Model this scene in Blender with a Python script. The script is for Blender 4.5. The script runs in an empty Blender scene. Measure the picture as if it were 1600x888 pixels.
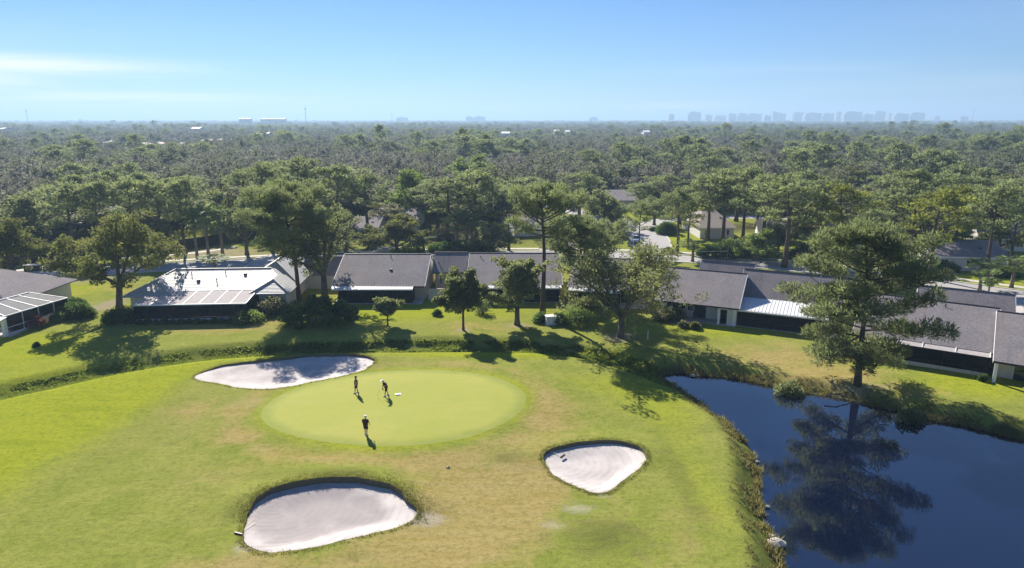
import bpy, math, random
import numpy as np
from mathutils import Vector, Matrix, noise as mnoise
from mathutils.geometry import delaunay_2d_cdt

# ------------------------------------------------------------------ camera, sky, sun, exposure
scene = bpy.context.scene
coll = scene.collection
R = math.radians
FPX, PITCH, CAMH = 1067.0, R(13.6), 28.0
cam_data = bpy.data.cameras.new('camera'); cam = bpy.data.objects.new('camera', cam_data); coll.objects.link(cam)
cam.location = (0, 0, CAMH); cam.rotation_euler = (math.pi/2 - PITCH, 0, 0)
cam_data.sensor_width = 36; cam_data.lens = 36*FPX/1600; cam_data.clip_start = 0.5; cam_data.clip_end = 60000
scene.camera = cam
SUN_EL, SUN_AZ = R(33), R(-25)           # azimuth from +Y, negative = to the left
sun_vec = Vector((math.sin(SUN_AZ)*math.cos(SUN_EL), math.cos(SUN_AZ)*math.cos(SUN_EL), math.sin(SUN_EL)))
sl = bpy.data.lights.new('sun', 'SUN'); sl.energy = 5.0; sl.angle = R(0.5); sl.color = (1.0, 0.93, 0.82)
sun = bpy.data.objects.new('sun', sl); coll.objects.link(sun); sun.location = (0, 0, 120)
sun.rotation_euler = sun_vec.to_track_quat('Z', 'Y').to_euler()
world = bpy.data.worlds.new('World'); scene.world = world; world.use_nodes = True
scene.view_settings.view_transform = 'Standard'; scene.view_settings.look = 'None'
scene.view_settings.exposure = 1.0; scene.view_settings.gamma = 1.0

def build_world():
    nt = world.node_tree; nt.nodes.clear(); N = nt.nodes.new; L = nt.links.new
    out = N('ShaderNodeOutputWorld'); bg = N('ShaderNodeBackground'); bg.inputs['Strength'].default_value = 0.05
    sky = N('ShaderNodeTexSky'); sky.sky_type = 'NISHITA'; sky.sun_disc = False
    sky.sun_elevation = SUN_EL; sky.sun_rotation = SUN_AZ
    sky.altitude = 0; sky.air_density = 1.0; sky.dust_density = 0.0; sky.ozone_density = 4.0
    tc = N('ShaderNodeTexCoord'); sep = N('ShaderNodeSeparateXYZ'); L(tc.outputs['Generated'], sep.inputs[0])
    def math_(op, a, b=None, clamp=False):
        m = N('ShaderNodeMath'); m.operation = op; m.use_clamp = clamp
        for i, v in enumerate((a, b)):
            if v is None: continue
            if isinstance(v, (int, float)): m.inputs[i].default_value = v
            else: L(v, m.inputs[i])
        return m.outputs[0]
    zc = math_('MAXIMUM', sep.outputs[2], 0.0)
    den = math_('ADD', zc, 0.06)
    u = math_('DIVIDE', sep.outputs[0], den); v = math_('DIVIDE', sep.outputs[1], den)
    cmb = N('ShaderNodeCombineXYZ'); L(u, cmb.inputs[0]); L(v, cmb.inputs[1])
    mp = N('ShaderNodeMapping'); mp.inputs['Scale'].default_value = (0.42, 0.9, 1); mp.inputs['Rotation'].default_value = (0, 0, 0.10); mp.inputs['Location'].default_value = (3.1, 0.7, 0)
    L(cmb.outputs[0], mp.inputs[0])
    n1 = N('ShaderNodeTexNoise'); n1.inputs['Scale'].default_value = 1.0; n1.inputs['Detail'].default_value = 8; n1.inputs['Roughness'].default_value = 0.62; n1.inputs['Distortion'].default_value = 0.8
    L(mp.outputs[0], n1.inputs['Vector'])
    az = math_('ARCTAN2', sep.outputs[0], sep.outputs[1])
    total = None
    # (azimuth deg, elevation deg, half width az, half width el, amount): cirrus banks
    for a, e, wa, we, amt in ((-36, 3.5, 10, .62, 1.0), (-30, 1.45, 11, 0.42, 1.0), (-38, 2.2, 4.5, 1.5, .95), (-33, .7, 10, .5, .6), (-37, 6.3, 4, .2, .06), (13.5, 0.95, 4.5, 0.28, .85), (-6, .8, 9, .3, .35), (21, 3.6, 10, .5, .10), (33, 2.4, 12, .6, .12), (28, 8.8, 7, .3, .22),
                              (-70, 5, 25, 2, .6), (75, 7, 28, 2, .5), (140, 12, 40, 4, .5), (-150, 9, 40, 3, .5)):
        da = math_('DIVIDE', math_('SUBTRACT', az, R(a)), R(wa)); de = math_('DIVIDE', math_('SUBTRACT', math_('ARCSINE', sep.outputs[2]), R(e)), R(we))
        q = math_('ADD', math_('MULTIPLY', da, da), math_('MULTIPLY', de, de))
        g = math_('MULTIPLY', math_('POWER', 2.718, math_('MULTIPLY', q, -1.0)), amt)
        total = g if total is None else math_('MAXIMUM', total, g)
    ns = math_('MULTIPLY', math_('SUBTRACT', n1.outputs['Fac'], 0.24), 3.4, True)
    fac = math_('MULTIPLY', total, ns, True)
    mix = N('ShaderNodeMix'); mix.data_type = 'RGBA'; L(fac, mix.inputs['Factor'])
    tint = N('ShaderNodeMix'); tint.data_type = 'RGBA'; tint.blend_type = 'MULTIPLY'; tint.inputs['Factor'].default_value = 1; tint.inputs['B'].default_value = (0.53, 0.755, 1.08, 1)
    L(sky.outputs[0], tint.inputs['A'])
    L(tint.outputs['Result'], mix.inputs['A']); mix.inputs['B'].default_value = (11.5, 11.4, 11.8, 1)
    L(mix.outputs['Result'], bg.inputs['Color']); L(bg.outputs[0], out.inputs['Surface'])
build_world()

# ------------------------------------------------------------------ helpers
def G(px, py, z=0.0):
    """ground point at height z that the survey photograph shows at pixel (px, py)"""
    u = (px-800)/FPX; v = (444-py)/FPX
    dy = math.cos(PITCH)+v*math.sin(PITCH); dz = -math.sin(PITCH)+v*math.cos(PITCH)
    t = (z-CAMH)/dz
    return (u*t, dy*t)
def top_height(base_y, py):
    """height of a point above ground distance base_y that appears at row py"""
    v = (444-py)/FPX
    return CAMH + base_y*(-math.sin(PITCH)+v*math.cos(PITCH))/(math.cos(PITCH)+v*math.sin(PITCH))
def width_at(y, px):  # metres for px pixels at ground distance y
    return px*(y*math.cos(PITCH)+CAMH*math.sin(PITCH)*.7)/FPX

def tag(o, label=None, cat=None, group=None, kind=None):
    if label: o['label'] = label
    if cat: o['category'] = cat
    if group: o['group'] = group
    if kind: o['kind'] = kind
    return o
def link(o, parent=None):
    coll.objects.link(o)
    if parent is not None: o.parent = parent
    return o
def empty(name, loc, rz=0, label=None, cat=None, group=None):
    o = bpy.data.objects.new(name, None); o.empty_display_size = .3; link(o)
    o.location = loc; o.rotation_euler = (0, 0, rz)
    return tag(o, label, cat, group)

class MB:
    def __init__(s): s.v = []; s.f = []; s.mi = []
    def add(s, vs, fs, mi=0):
        b = len(s.v); s.v += [tuple(v) for v in vs]; s.f += [tuple(i+b for i in f) for f in fs]; s.mi += [mi]*len(fs); return s
    def box(s, x0, x1, y0, y1, z0, z1, mi=0):
        return s.add([(x0,y0,z0),(x1,y0,z0),(x1,y1,z0),(x0,y1,z0),(x0,y0,z1),(x1,y0,z1),(x1,y1,z1),(x0,y1,z1)],
                     [(0,3,2,1),(4,5,6,7),(0,1,5,4),(1,2,6,5),(2,3,7,6),(3,0,4,7)], mi)
    def bar(s, a, b, w=.05, h=None, mi=0):
        a = Vector(a); b = Vector(b); h = h or w; d = (b-a).normalized()
        up = Vector((0,0,1)) if abs(d.z) < .9 else Vector((1,0,0))
        sx = d.cross(up).normalized()*w/2; sz = sx.cross(d).normalized()*h/2
        P = [a-sx-sz, a+sx-sz, a+sx+sz, a-sx+sz, b-sx-sz, b+sx-sz, b+sx+sz, b-sx+sz]
        return s.add(P, [(0,1,2,3),(7,6,5,4),(0,4,5,1),(1,5,6,2),(2,6,7,3),(3,7,4,0)], mi)
    def slab(s, q, t, mi=0):   # quad/tri q (counter-clockwise seen from above) thickened downwards by t
        n = len(q); lo = [(p[0], p[1], p[2]-t) for p in q]
        fs = [tuple(range(n)), tuple(range(2*n-1, n-1, -1))] + [(i, i+n, (i+1) % n+n, (i+1) % n) for i in range(n)]
        return s.add(list(q)+lo, fs, mi)
    def tube(s, path, rad, sides=6, mi=0, cap=True):
        path = [Vector(p) for p in path]; vs = []; fs = []; n = len(path)
        for i, p in enumerate(path):
            d = (path[min(i+1, n-1)]-path[max(i-1, 0)])
            if d.length < 1e-6: d = Vector((0,0,1))
            d.normalize(); up = Vector((1,0,0)) if abs(d.x) < .8 else Vector((0,1,0))
            a = d.cross(up).normalized(); b = d.cross(a)
            for k in range(sides):
                t = 2*math.pi*k/sides; vs.append(p+(a*math.cos(t)+b*math.sin(t))*rad[i])
        for i in range(n-1):
            for k in range(sides):
                k2 = (k+1) % sides; fs.append((i*sides+k, i*sides+k2, (i+1)*sides+k2, (i+1)*sides+k))
        if cap: fs.append(tuple((n-1)*sides+k for k in range(sides))); fs.append(tuple(range(sides-1, -1, -1)))
        return s.add(vs, fs, mi)
    def lathe(s, prof, c=(0,0,0), sides=12, mi=0):
        vs = []; fs = []; n = len(prof)
        for r, z in prof:
            for k in range(sides):
                t = 2*math.pi*k/sides; vs.append((c[0]+r*math.cos(t), c[1]+r*math.sin(t), c[2]+z))
        for i in range(n-1):
            for k in range(sides):
                k2 = (k+1) % sides; fs.append((i*sides+k, i*sides+k2, (i+1)*sides+k2, (i+1)*sides+k))
        fs.append(tuple((n-1)*sides+k for k in range(sides))); fs.append(tuple(range(sides-1, -1, -1)))
        return s.add(vs, fs, mi)
    def mesh(s, name, mats, smooth=False):
        m = bpy.data.meshes.new(name); m.from_pydata(s.v, [], s.f)
        for x in (mats if isinstance(mats, (list, tuple)) else [mats]): m.materials.append(x)
        m.polygons.foreach_set('material_index', s.mi)
        if smooth: m.polygons.foreach_set('use_smooth', [True]*len(m.polygons))
        m.update(); return m
    def build(s, name, mats, parent=None, smooth=False):
        o = bpy.data.objects.new(name, s.mesh(name, mats, smooth)); return link(o, parent)

def fast_mesh(name, V, F, mat, face_attr=None, smooth=False):
    """V (n,3), F (m,k) with constant k"""
    m = bpy.data.meshes.new(name); k = F.shape[1]
    m.vertices.add(len(V)); m.vertices.foreach_set('co', V.astype(np.float32).ravel())
    m.loops.add(F.size); m.loops.foreach_set('vertex_index', F.astype(np.int32).ravel())
    m.polygons.add(len(F)); m.polygons.foreach_set('loop_start', np.arange(0, F.size, k, dtype=np.int32))
    m.polygons.foreach_set('use_smooth', np.full(len(F), smooth))
    if face_attr:
        for nm, a in face_attr.items():
            at = m.attributes.new(nm, 'FLOAT', 'FACE'); at.data.foreach_set('value', a.astype(np.float32))
    m.materials.append(mat); m.update(calc_edges=True); m.validate(); return m

# ------------------------------------------------------------------ materials
class NT:
    def __init__(s, name):
        s.m = bpy.data.materials.new(name); s.m.use_nodes = True; s.t = s.m.node_tree; s.t.nodes.clear()
        s.out = s.t.nodes.new('ShaderNodeOutputMaterial')
    def n(s, typ, **kw):
        x = s.t.nodes.new(typ)
        for k, v in kw.items():
            if k.startswith('i_'):
                key = k[2:]; key = int(key) if key.isdigit() else key.replace('_', ' ')
                s.put(v, x.inputs[key])
            else: setattr(x, k, v)
        return x
    def put(s, v, sock):
        if isinstance(v, bpy.types.NodeSocket): s.t.links.new(v, sock)
        elif isinstance(v, tuple) and len(v) == 3 and sock.type == 'RGBA': sock.default_value = (*v, 1)
        else: sock.default_value = v
    def math(s, op, a, b=0.0, clamp=False):
        x = s.n('ShaderNodeMath', operation=op, use_clamp=clamp); s.put(a, x.inputs[0]); s.put(b, x.inputs[1]); return x.outputs[0]
    def mix(s, f, a, b, blend='MIX'):
        x = s.n('ShaderNodeMix', data_type='RGBA', blend_type=blend); s.put(f, x.inputs['Factor']); s.put(a, x.inputs['A']); s.put(b, x.inputs['B']); return x.outputs['Result']
    def noise(s, scale, detail=4, rough=.55, vec=None, dist=0.0, out='Fac'):
        x = s.n('ShaderNodeTexNoise'); x.inputs['Scale'].default_value = scale; x.inputs['Detail'].default_value = detail; x.inputs['Roughness'].default_value = rough; x.inputs['Distortion'].default_value = dist
        if vec is not None: s.put(vec, x.inputs['Vector'])
        return x.outputs[out]
    def pos(s): return s.n('ShaderNodeNewGeometry').outputs['Position']
    def objco(s): return s.n('ShaderNodeTexCoord').outputs['Object']
    def mapping(s, vec, scale=(1,1,1), rot=(0,0,0)):
        x = s.n('ShaderNodeMapping'); s.put(vec, x.inputs['Vector']); x.inputs['Scale'].default_value = scale; x.inputs['Rotation'].default_value = rot; return x.outputs[0]
    def ramp(s, f, lo, hi):
        x = s.n('ShaderNodeMapRange'); x.clamp = True; s.put(f, x.inputs['Value']); x.inputs['From Min'].default_value = lo; x.inputs['From Max'].default_value = hi; return x.outputs[0]
    def bump(s, h, strength=.3, dist=.05):
        x = s.n('ShaderNodeBump'); x.inputs['Strength'].default_value = strength; x.inputs['Distance'].default_value = dist; s.put(h, x.inputs['Height']); return x.outputs[0]
    def bsdf(s, col, rough=.8, spec=.3, normal=None, metal=0.0, alpha=None):
        b = s.n('ShaderNodeBsdfPrincipled'); s.put(col, b.inputs['Base Color']); s.put(rough, b.inputs['Roughness']); b.inputs['Specular IOR Level'].default_value = spec; b.inputs['Metallic'].default_value = metal
        if normal is not None: s.put(normal, b.inputs['Normal'])
        if alpha is not None: s.put(alpha, b.inputs['Alpha'])
        s.t.links.new(b.outputs[0], s.out.inputs['Surface']); return b
    def surf(s, sh): s.t.links.new(sh, s.out.inputs['Surface'])

def plain(name, col, rough=.7, var=.18, scale=3.0, bump=.1, spec=.3, metal=0.0):
    t = NT(name); n = t.noise(scale, 5, .6, t.objco())
    f = t.math('MULTIPLY_ADD', n, 2*var); t.t.nodes[-1].inputs[2].default_value = 1-var
    c = t.mix(1.0, col, t.n('ShaderNodeCombineColor', i_0=f, i_1=f, i_2=f).outputs[0], 'MULTIPLY')
    t.bsdf(c, rough, spec, t.bump(n, bump, .03), metal); return t.m

def leaf_mat(name, dark, mid, light, translucent=.35, tcol=(.16, .22, .03), obj_var=.5):
    t = NT(name)
    at = t.n('ShaderNodeAttribute', attribute_name='tint').outputs['Fac']
    rnd = t.n('ShaderNodeObjectInfo').outputs['Random']
    f = t.math('ADD', t.math('MULTIPLY', at, 1-obj_var*.5), t.math('MULTIPLY', t.math('SUBTRACT', rnd, .35), obj_var))
    r = t.n('ShaderNodeValToRGB'); r.color_ramp.elements[0].color = (*dark, 1); r.color_ramp.elements[1].color = (*light, 1); e = r.color_ramp.elements.new(.5); e.color = (*mid, 1)
    t.put(f, r.inputs[0])
    d = t.n('ShaderNodeBsdfPrincipled'); t.put(r.outputs[0], d.inputs['Base Color']); d.inputs['Roughness'].default_value = .62; d.inputs['Specular IOR Level'].default_value = .25
    tr = t.n('ShaderNodeBsdfTranslucent'); t.put(t.mix(.55, r.outputs[0], tcol), tr.inputs['Color'])
    mx = t.n('ShaderNodeMixShader'); mx.inputs[0].default_value = min(.55, translucent+.18)
    t.t.links.new(d.outputs[0], mx.inputs[1]); t.t.links.new(tr.outputs[0], mx.inputs[2]); t.surf(mx.outputs[0]); return t.m

def bark_mat(name, a, b):
    t = NT(name); n = t.noise(6, 6, .65, t.mapping(t.objco(), (1, 1, .25))); t.bsdf(t.mix(t.ramp(n, .35, .7), a, b), .9, .1, t.bump(n, .6, .06)); return t.m

M = {}
M['pine'] = leaf_mat('pine_needles', (.055, .074, .040), (.150, .182, .088), (.37, .415, .19), .38, (.36, .42, .15), .45)
M['pine_yellow'] = leaf_mat('pine_needles_yellow', (.07, .085, .018), (.185, .205, .045), (.36, .36, .08), .38, (.34, .38, .06), .35)
M['oak'] = leaf_mat('oak_leaves', (.060, .076, .038), (.155, .185, .088), (.34, .375, .17), .38, (.36, .40, .13), .45)
M['oak_grey'] = leaf_mat('thin_winter_leaves', (0.076, 0.080, 0.059), (0.174, 0.180, 0.118), (0.352, 0.352, 0.205), .30, (0.322, 0.322, 0.133), .5)
M['oak_mix'] = leaf_mat('mixed_oak_leaves', (.060, .072, .036), (.165, .190, .080), (.36, .385, .16), .38, (.36, .39, .12), .3)
M['oak_olive'] = leaf_mat('olive_leaves', (.050, .062, .022), (.120, .142, .046), (.28, .285, .095), .32, (.28, .30, .065), .4)
M['shrub'] = leaf_mat('shrub_leaves', (0.024, 0.048, 0.020), (0.063, 0.115, 0.036), (0.169, 0.257, 0.077), .25, (0.182, 0.309, 0.060), .4)
M['bright'] = leaf_mat('bright_leaves', (.06, .095, .025), (.155, .215, .060), (.33, .41, .12), .35, (.30, .40, .09), .4)
M['palm'] = leaf_mat('palm_fronds', (0.066, 0.116, 0.042), (0.164, 0.235, 0.090), (0.374, 0.439, 0.217), .3, (0.322, 0.403, 0.112), .4)
M['red_leaf'] = leaf_mat('reddish_leaves', (0.096, 0.038, 0.031), (0.205, 0.092, 0.067), (0.439, 0.219, 0.170), .3, (0.403, 0.161, 0.066), .3)
M['forest'] = leaf_mat('forest_leaves', (.040, .050, .034), (.132, .146, .094), (.29, .295, .185), .32, (.26, .275, .14), .8)
M['forest_grey'] = leaf_mat('forest_grey_leaves', (.065, .066, .058), (.172, .166, .136), (.345, .33, .26), .28, (.28, .275, .18), .75)
M['weed'] = leaf_mat('bank_weeds', (.045, .045, .018), (.185, .175, .070), (.44, .385, .19), .36, (.34, .31, .09), .1)
M['weed_green'] = leaf_mat('ditch_weeds', (.035, .055, .010), (.15, .21, .035), (.34, .38, .08), .38, (.30, .36, .05), .1)
M['field'] = leaf_mat('tall_field_grass', (0.099, 0.112, 0.025), (.30, .32, .08), (0.540, 0.528, 0.180), .4, (.4, .42, .08), .1)
M['turf_blade'] = leaf_mat('rough_turf', (.06, .07, .015), (.18, .19, .045), (.34, .31, .10), .38, (.28, .27, .06), .1)
M['bark'] = bark_mat('pine_bark', (.06, .045, .035), (.15, .115, .09))
M['bark_grey'] = bark_mat('grey_bark', (.075, .062, .05), (.19, .165, .135))
M['bark_palm'] = bark_mat('palm_bark', (.12, .10, .08), (.27, .24, .19))
M['white'] = plain('white_paint', (.80, .80, .79), .5, .06, 2)
M['cream'] = plain('cream_stucco', (.58, .50, .42), .85, .10, 2.5)
M['offwhite'] = plain('pale_stucco', (.62, .60, .57), .85, .10, 2.5)
M['greywall'] = plain('grey_board_gable', (.13, .14, .17), .8, .12, 4)
M['concrete'] = plain('concrete', (.52, .49, .45), .9, .18, .7)
M['asphalt'] = plain('sun_bleached_asphalt', (.37, .355, .35), .9, .16, .35)
M['dark'] = plain('dark_bronze_metal', (.025, .022, .022), .5, .1, 3)
M['fence'] = plain('dark_fence_fabric', (.030, .026, .030), .85, .25, 1.2)
M['mulch'] = plain('brown_mulch', (.16, .105, .07), .95, .35, 3, .5)
M['soil'] = plain('soil_face', (.12, .105, .065), .95, .4, 4, .5)
M['dirt'] = plain('bare_sandy_ground', (.36, .31, .24), .95, .3, .8, .3)
M['skin'] = plain('skin', (.48, .29, .20), .6, .05)
M['black_cloth'] = plain('black_cloth', (.012, .012, .014), .9, .2, 20)
M['maroon_cloth'] = plain('dark_maroon_cloth', (.050, .018, .020), .9, .2, 20)
M['grey_cloth'] = plain('grey_cloth', (.13, .12, .12), .9, .2, 20)
M['dark_hair'] = plain('dark_hair', (.02, .015, .012), .7, .2, 30)
M['steel'] = plain('club_steel', (.5, .5, .5), .3, .05, 5, .05, .5, .9)
M['yellow'] = plain('yellow_handle', (.65, .50, .06), .5, .1)
M['car_silver'] = plain('silver_blue_paint', (.42, .50, .62), .25, .03, 2, .0, .6, .3)
M['car_navy'] = plain('navy_paint', (.02, .03, .07), .25, .03, 2, .0, .6, .2)
M['car_white'] = plain('white_car_paint', (.78, .78, .78), .25, .03, 2, .0, .6)
M['rubber'] = plain('tyre_rubber', (.02, .02, .02), .9)
M['stone'] = plain('pale_limestone', (.48, .44, .38), .9, .3, 2.5, .6)
M['far_tan'] = plain('far_tan_roof', (.66, .55, .44), .8, .15, .1)
M['far_white'] = plain('far_white_roof', (.60, .60, .60), .6, .06, .1)
M['skyline'] = plain('pale_tower_wall', (.45, .47, .50), .8, .12, .03)
M['tower_glass'] = plain('far_tower_glazing', (.4, .43, .47), .3, .1, .03)

def shingle(name, a, b, stain):
    t = NT(name); p = t.objco(); fine = t.noise(4.5, 6, .8, p); big = t.noise(.35, 4, .6, p); st = t.noise(.5, 5, .65, t.mapping(p, (1, .25, .25)))
    c = t.mix(t.ramp(fine, .32, .68), tuple(q*.8 for q in a), tuple(q*1.1 for q in b)); c = t.mix(t.math('MULTIPLY', t.ramp(st, .48, .75), .65), c, stain); c = t.mix(t.math('MULTIPLY', t.ramp(t.noise(.8, 5, .7, t.mapping(p, (1.6, .2, .2))), .55, .8), .5), c, tuple(q*.5 for q in a)); c = t.mix(t.math('MULTIPLY', t.ramp(big, .35, .8), .35), c, (a[0]*.6, a[1]*.6, a[2]*.6))
    w = t.n('ShaderNodeTexWave', wave_type='BANDS', bands_direction='Z'); w.inputs['Scale'].default_value = 3.0; w.inputs['Distortion'].default_value = .4; t.put(p, w.inputs['Vector'])
    t.bsdf(c, .9, .15, t.bump(t.math('ADD', w.outputs['Fac'], fine), .35, .03)); return t.m
M['shingle'] = shingle('grey_shingles', (.165, .150, .160), (.30, .275, .288), (.27, .225, .20))
M['shingle_tan'] = shingle('tan_shingles', (.26, .225, .20), (.42, .37, .335), (.33, .26, .2))
def tile_white():
    t = NT('white_roof_tile'); p = t.objco(); n = t.noise(1.2, 5, .6, p); n2 = t.noise(.5, 4, .6, t.mapping(p, (1, .3, .3)))
    w = t.n('ShaderNodeTexWave', wave_type='BANDS', bands_direction='Z'); w.inputs['Scale'].default_value = 2.2; w.inputs['Distortion'].default_value = .25; t.put(p, w.inputs['Vector'])
    c = t.mix(t.ramp(n, .35, .75), (.37, .375, .38), (.48, .48, .48)); c = t.mix(t.math('MULTIPLY', t.ramp(n2, .5, .85), .5), c, (.36, .345, .33)); c = t.mix(t.math('MULTIPLY', t.ramp(w.outputs['Fac'], .6, .95), .45), c, (.22, .22, .225))
    t.bsdf(c, .55, .35, t.bump(w.outputs['Fac'], .5, .05)); return t.m
M['tile'] = tile_white()
def metal_pan():
    t = NT('white_pan_metal'); n = t.noise(1.5, 4, .6, t.objco()); t.bsdf(t.mix(n, (.80, .80, .79), (.68, .68, .67)), .42, .5); return t.m
M['pan'] = metal_pan()
def screen(name, col, a):
    t = NT(name); n = t.noise(2.0, 3, .5, t.objco()); t.bsdf(t.mix(n, col, tuple(c*.7 for c in col)), .85, .1, None, 0.0, a); return t.m
M['screen'] = screen('dark_insect_screen', (.020, .020, .026), .72)
M['screen_roof'] = screen('grey_screen_roof', (.60, .55, .545), .84)
M['screen_pale'] = screen('pale_screen_roof', (.42, .42, .41), .72)
def glass():
    t = NT('window_glass'); t.bsdf((.03, .04, .05), .06, .6); return t.m
M['glass'] = glass()
def sand():
    t = NT('bunker_sand'); p = t.pos(); n = t.noise(.45, 5, .6, p); f = t.noise(7, 4, .7, p)
    tc = t.mapping(t.objco(), (1, 1.25, .2)); tc.node.inputs['Location'].default_value = (4.2, -1.2, 0); w = t.n('ShaderNodeTexWave', wave_type='RINGS', rings_direction='Z'); w.inputs['Scale'].default_value = .5; w.inputs['Distortion'].default_value = 5.0; w.inputs['Detail'].default_value = 3; w.inputs['Detail Scale'].default_value = .35; t.put(tc, w.inputs['Vector'])
    dr = t.n('ShaderNodeAttribute', attribute_name='dry_sunlit').outputs['Fac']; k = t.math('ADD', t.math('MULTIPLY', dr, .9), t.math('MULTIPLY', t.math('SUBTRACT', n, .5), 1.1)); c = t.mix(t.ramp(k, .1, .75), (.375, .335, .325), (.62, .57, .54)); c = t.mix(t.math('MULTIPLY', t.ramp(f, .5, .8), .18), c, (.36, .31, .28)); c = t.mix(t.math('MULTIPLY', t.ramp(w.outputs['Fac'], .5, 1), t.math('MULTIPLY', t.ramp(n, .62, .4), .42)), c, (.38, .34, .32))  # blends damp to dry sand, plus sunlight painted on the near-right rim
    t.bsdf(c, .95, .1, t.bump(t.math('ADD', t.math('MULTIPLY', t.math('MULTIPLY', w.outputs['Fac'], t.ramp(n, .6, .42)), .35), t.math('MULTIPLY', f, .6)), .4, .06)); return t.m
M['sand'] = sand()
def water():
    t = NT('pond_water'); p = t.pos()
    n = t.noise(1.1, 3, .55, t.mapping(p, (.55, 1.5, 1), (0, 0, .5))); n2 = t.noise(.11, 3, .55, p, .8)
    h = t.math('ADD', t.math('MULTIPLY', n, t.ramp(n2, .35, .7)), t.math('MULTIPLY', t.noise(4.5, 2, .5, t.mapping(p, (.5, 1.6, 1), (0, 0, .5))), t.math('MULTIPLY', t.ramp(n2, .48, .68), .5)))
    b = t.bsdf((.003, .0065, .024), .025, .7, t.bump(h, .09, .05)); b.inputs['IOR'].default_value = 1.9; return t.m
M['water'] = water()

def ground_mat(name, putting=False):
    t = NT(name); p = t.pos()
    big = t.noise(.055, 5, .6, p, .6); mid = t.noise(.33, 5, .62, p, .8); fine = t.noise(2.6, 5, .7, p); grit = t.noise(11, 3, .7, p)
    streak = t.noise(.5, 5, .65, t.mapping(p, (.35, 1.9, 1), (0, 0, -.42)), .5)
    if putting:
        c = t.mix(t.ramp(big, .3, .7), (.300, .330, .056), (.362, .355, .082)); c = t.mix(t.math('MULTIPLY', t.ramp(mid, .5, .75), .5), c, (.26, .325, .065))
        c = t.mix(t.math('MULTIPLY', t.ramp(fine, .45, .75), .12), c, (.21, .24, .06))
        ed = t.n('ShaderNodeSeparateColor'); t.put(t.n('ShaderNodeAttribute', attribute_name='turf').outputs['Color'], ed.inputs[0])
        c = t.mix(t.math('MULTIPLY', t.ramp(t.math('ADD', ed.outputs['Red'], t.math('MULTIPLY', t.math('SUBTRACT', mid, .5), .8)), .2, .9), .8), c, (.225, .265, .052))
        c = t.mix(t.math('MULTIPLY', t.ramp(streak, .5, .75), .25), c, (.42, .37, .15)); blot = t.noise(.9, 5, .7, p, 1); c = t.mix(t.math('MULTIPLY', t.ramp(blot, .5, .75), .22), c, (.24, .28, .06))
        t.bsdf(c, .9, .1, t.bump(t.math('ADD', fine, grit), .12, .03)); return t.m
    a1 = t.n('ShaderNodeAttribute', attribute_name='turf'); a2 = t.n('ShaderNodeAttribute', attribute_name='wear')
    s1 = t.n('ShaderNodeSeparateColor'); t.put(a1.outputs['Color'], s1.inputs[0]); s2 = t.n('ShaderNodeSeparateColor'); t.put(a2.outputs['Color'], s2.inputs[0])
    def m(mask, nz, amt=.5):   # break the soft mask's edge with noise
        return t.ramp(t.math('ADD', mask, t.math('MULTIPLY', t.math('SUBTRACT', nz, .5), amt*1.6)), .25, .75)
    c = t.mix(t.ramp(mid, .32, .68), (.200, .238, .040), (.280, .292, .068))
    c = t.mix(t.math('MULTIPLY', t.ramp(big, .5, .75), .6), c, (.30, .28, .095))
    c = t.mix(t.math('MULTIPLY', m(s1.outputs['Blue'], mid, .45), .85), c, t.mix(t.ramp(streak, .3, .7), (.230, .285, .012), (.355, .380, .026)))      # lush lime turf
    c = t.mix(t.math('MULTIPLY', m(s1.outputs['Green'], mid, .75), .86), c, t.mix(t.ramp(streak, .28, .72), (.32, .235, .075), (.43, .33, .155)))   # dry turf
    c = t.mix(t.math('MULTIPLY', m(s1.outputs['Red'], mid, .8), .85), c, t.mix(t.ramp(fine, .3, .7), (.075, .095, .022), (.145, .16, .04)))         # dark rough turf
    c = t.mix(t.math('MULTIPLY', m(s2.outputs['Red'], fine, .8), .8), c, (.50, .43, .35))         # sand thrown out of the bunkers
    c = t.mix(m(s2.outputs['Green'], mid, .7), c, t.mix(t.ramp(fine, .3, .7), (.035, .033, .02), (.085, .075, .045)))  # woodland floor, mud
    c = t.mix(t.math('MULTIPLY', m(s2.outputs['Blue'], mid, .8), .9), c, t.mix(t.ramp(fine, .3, .7), (.27, .225, .15), (.40, .34, .25)))            # bare ground
    blot = t.noise(.95, 6, .72, p, 1.2); c = t.mix(t.math('MULTIPLY', t.ramp(blot, .52, .72), .34), c, (.10, .125, .022)); c = t.mix(t.math('MULTIPLY', t.ramp(blot, .44, .26), .20), c, (.33, .32, .11)); c = t.mix(t.math('MULTIPLY', t.ramp(streak, .55, .78), .38), c, (.11, .135, .028))
    c = t.mix(t.math('MULTIPLY', t.ramp(fine, .46, .70), .5), c, (.085, .100, .022)); c = t.mix(t.math('MULTIPLY', t.ramp(grit, .5, .72), .30), c, (.38, .36, .14)); c = t.mix(t.math('MULTIPLY', t.ramp(grit, .48, .28), .38), c, (.075, .095, .018))
    t.bsdf(c, .95, .0, t.bump(t.math('ADD', t.math('ADD', fine, t.math('MULTIPLY', grit, .5)), streak), .55, .10)); return t.m
M['ground'] = ground_mat('turf'); M['green'] = ground_mat('putting_green_turf', True)

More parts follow.
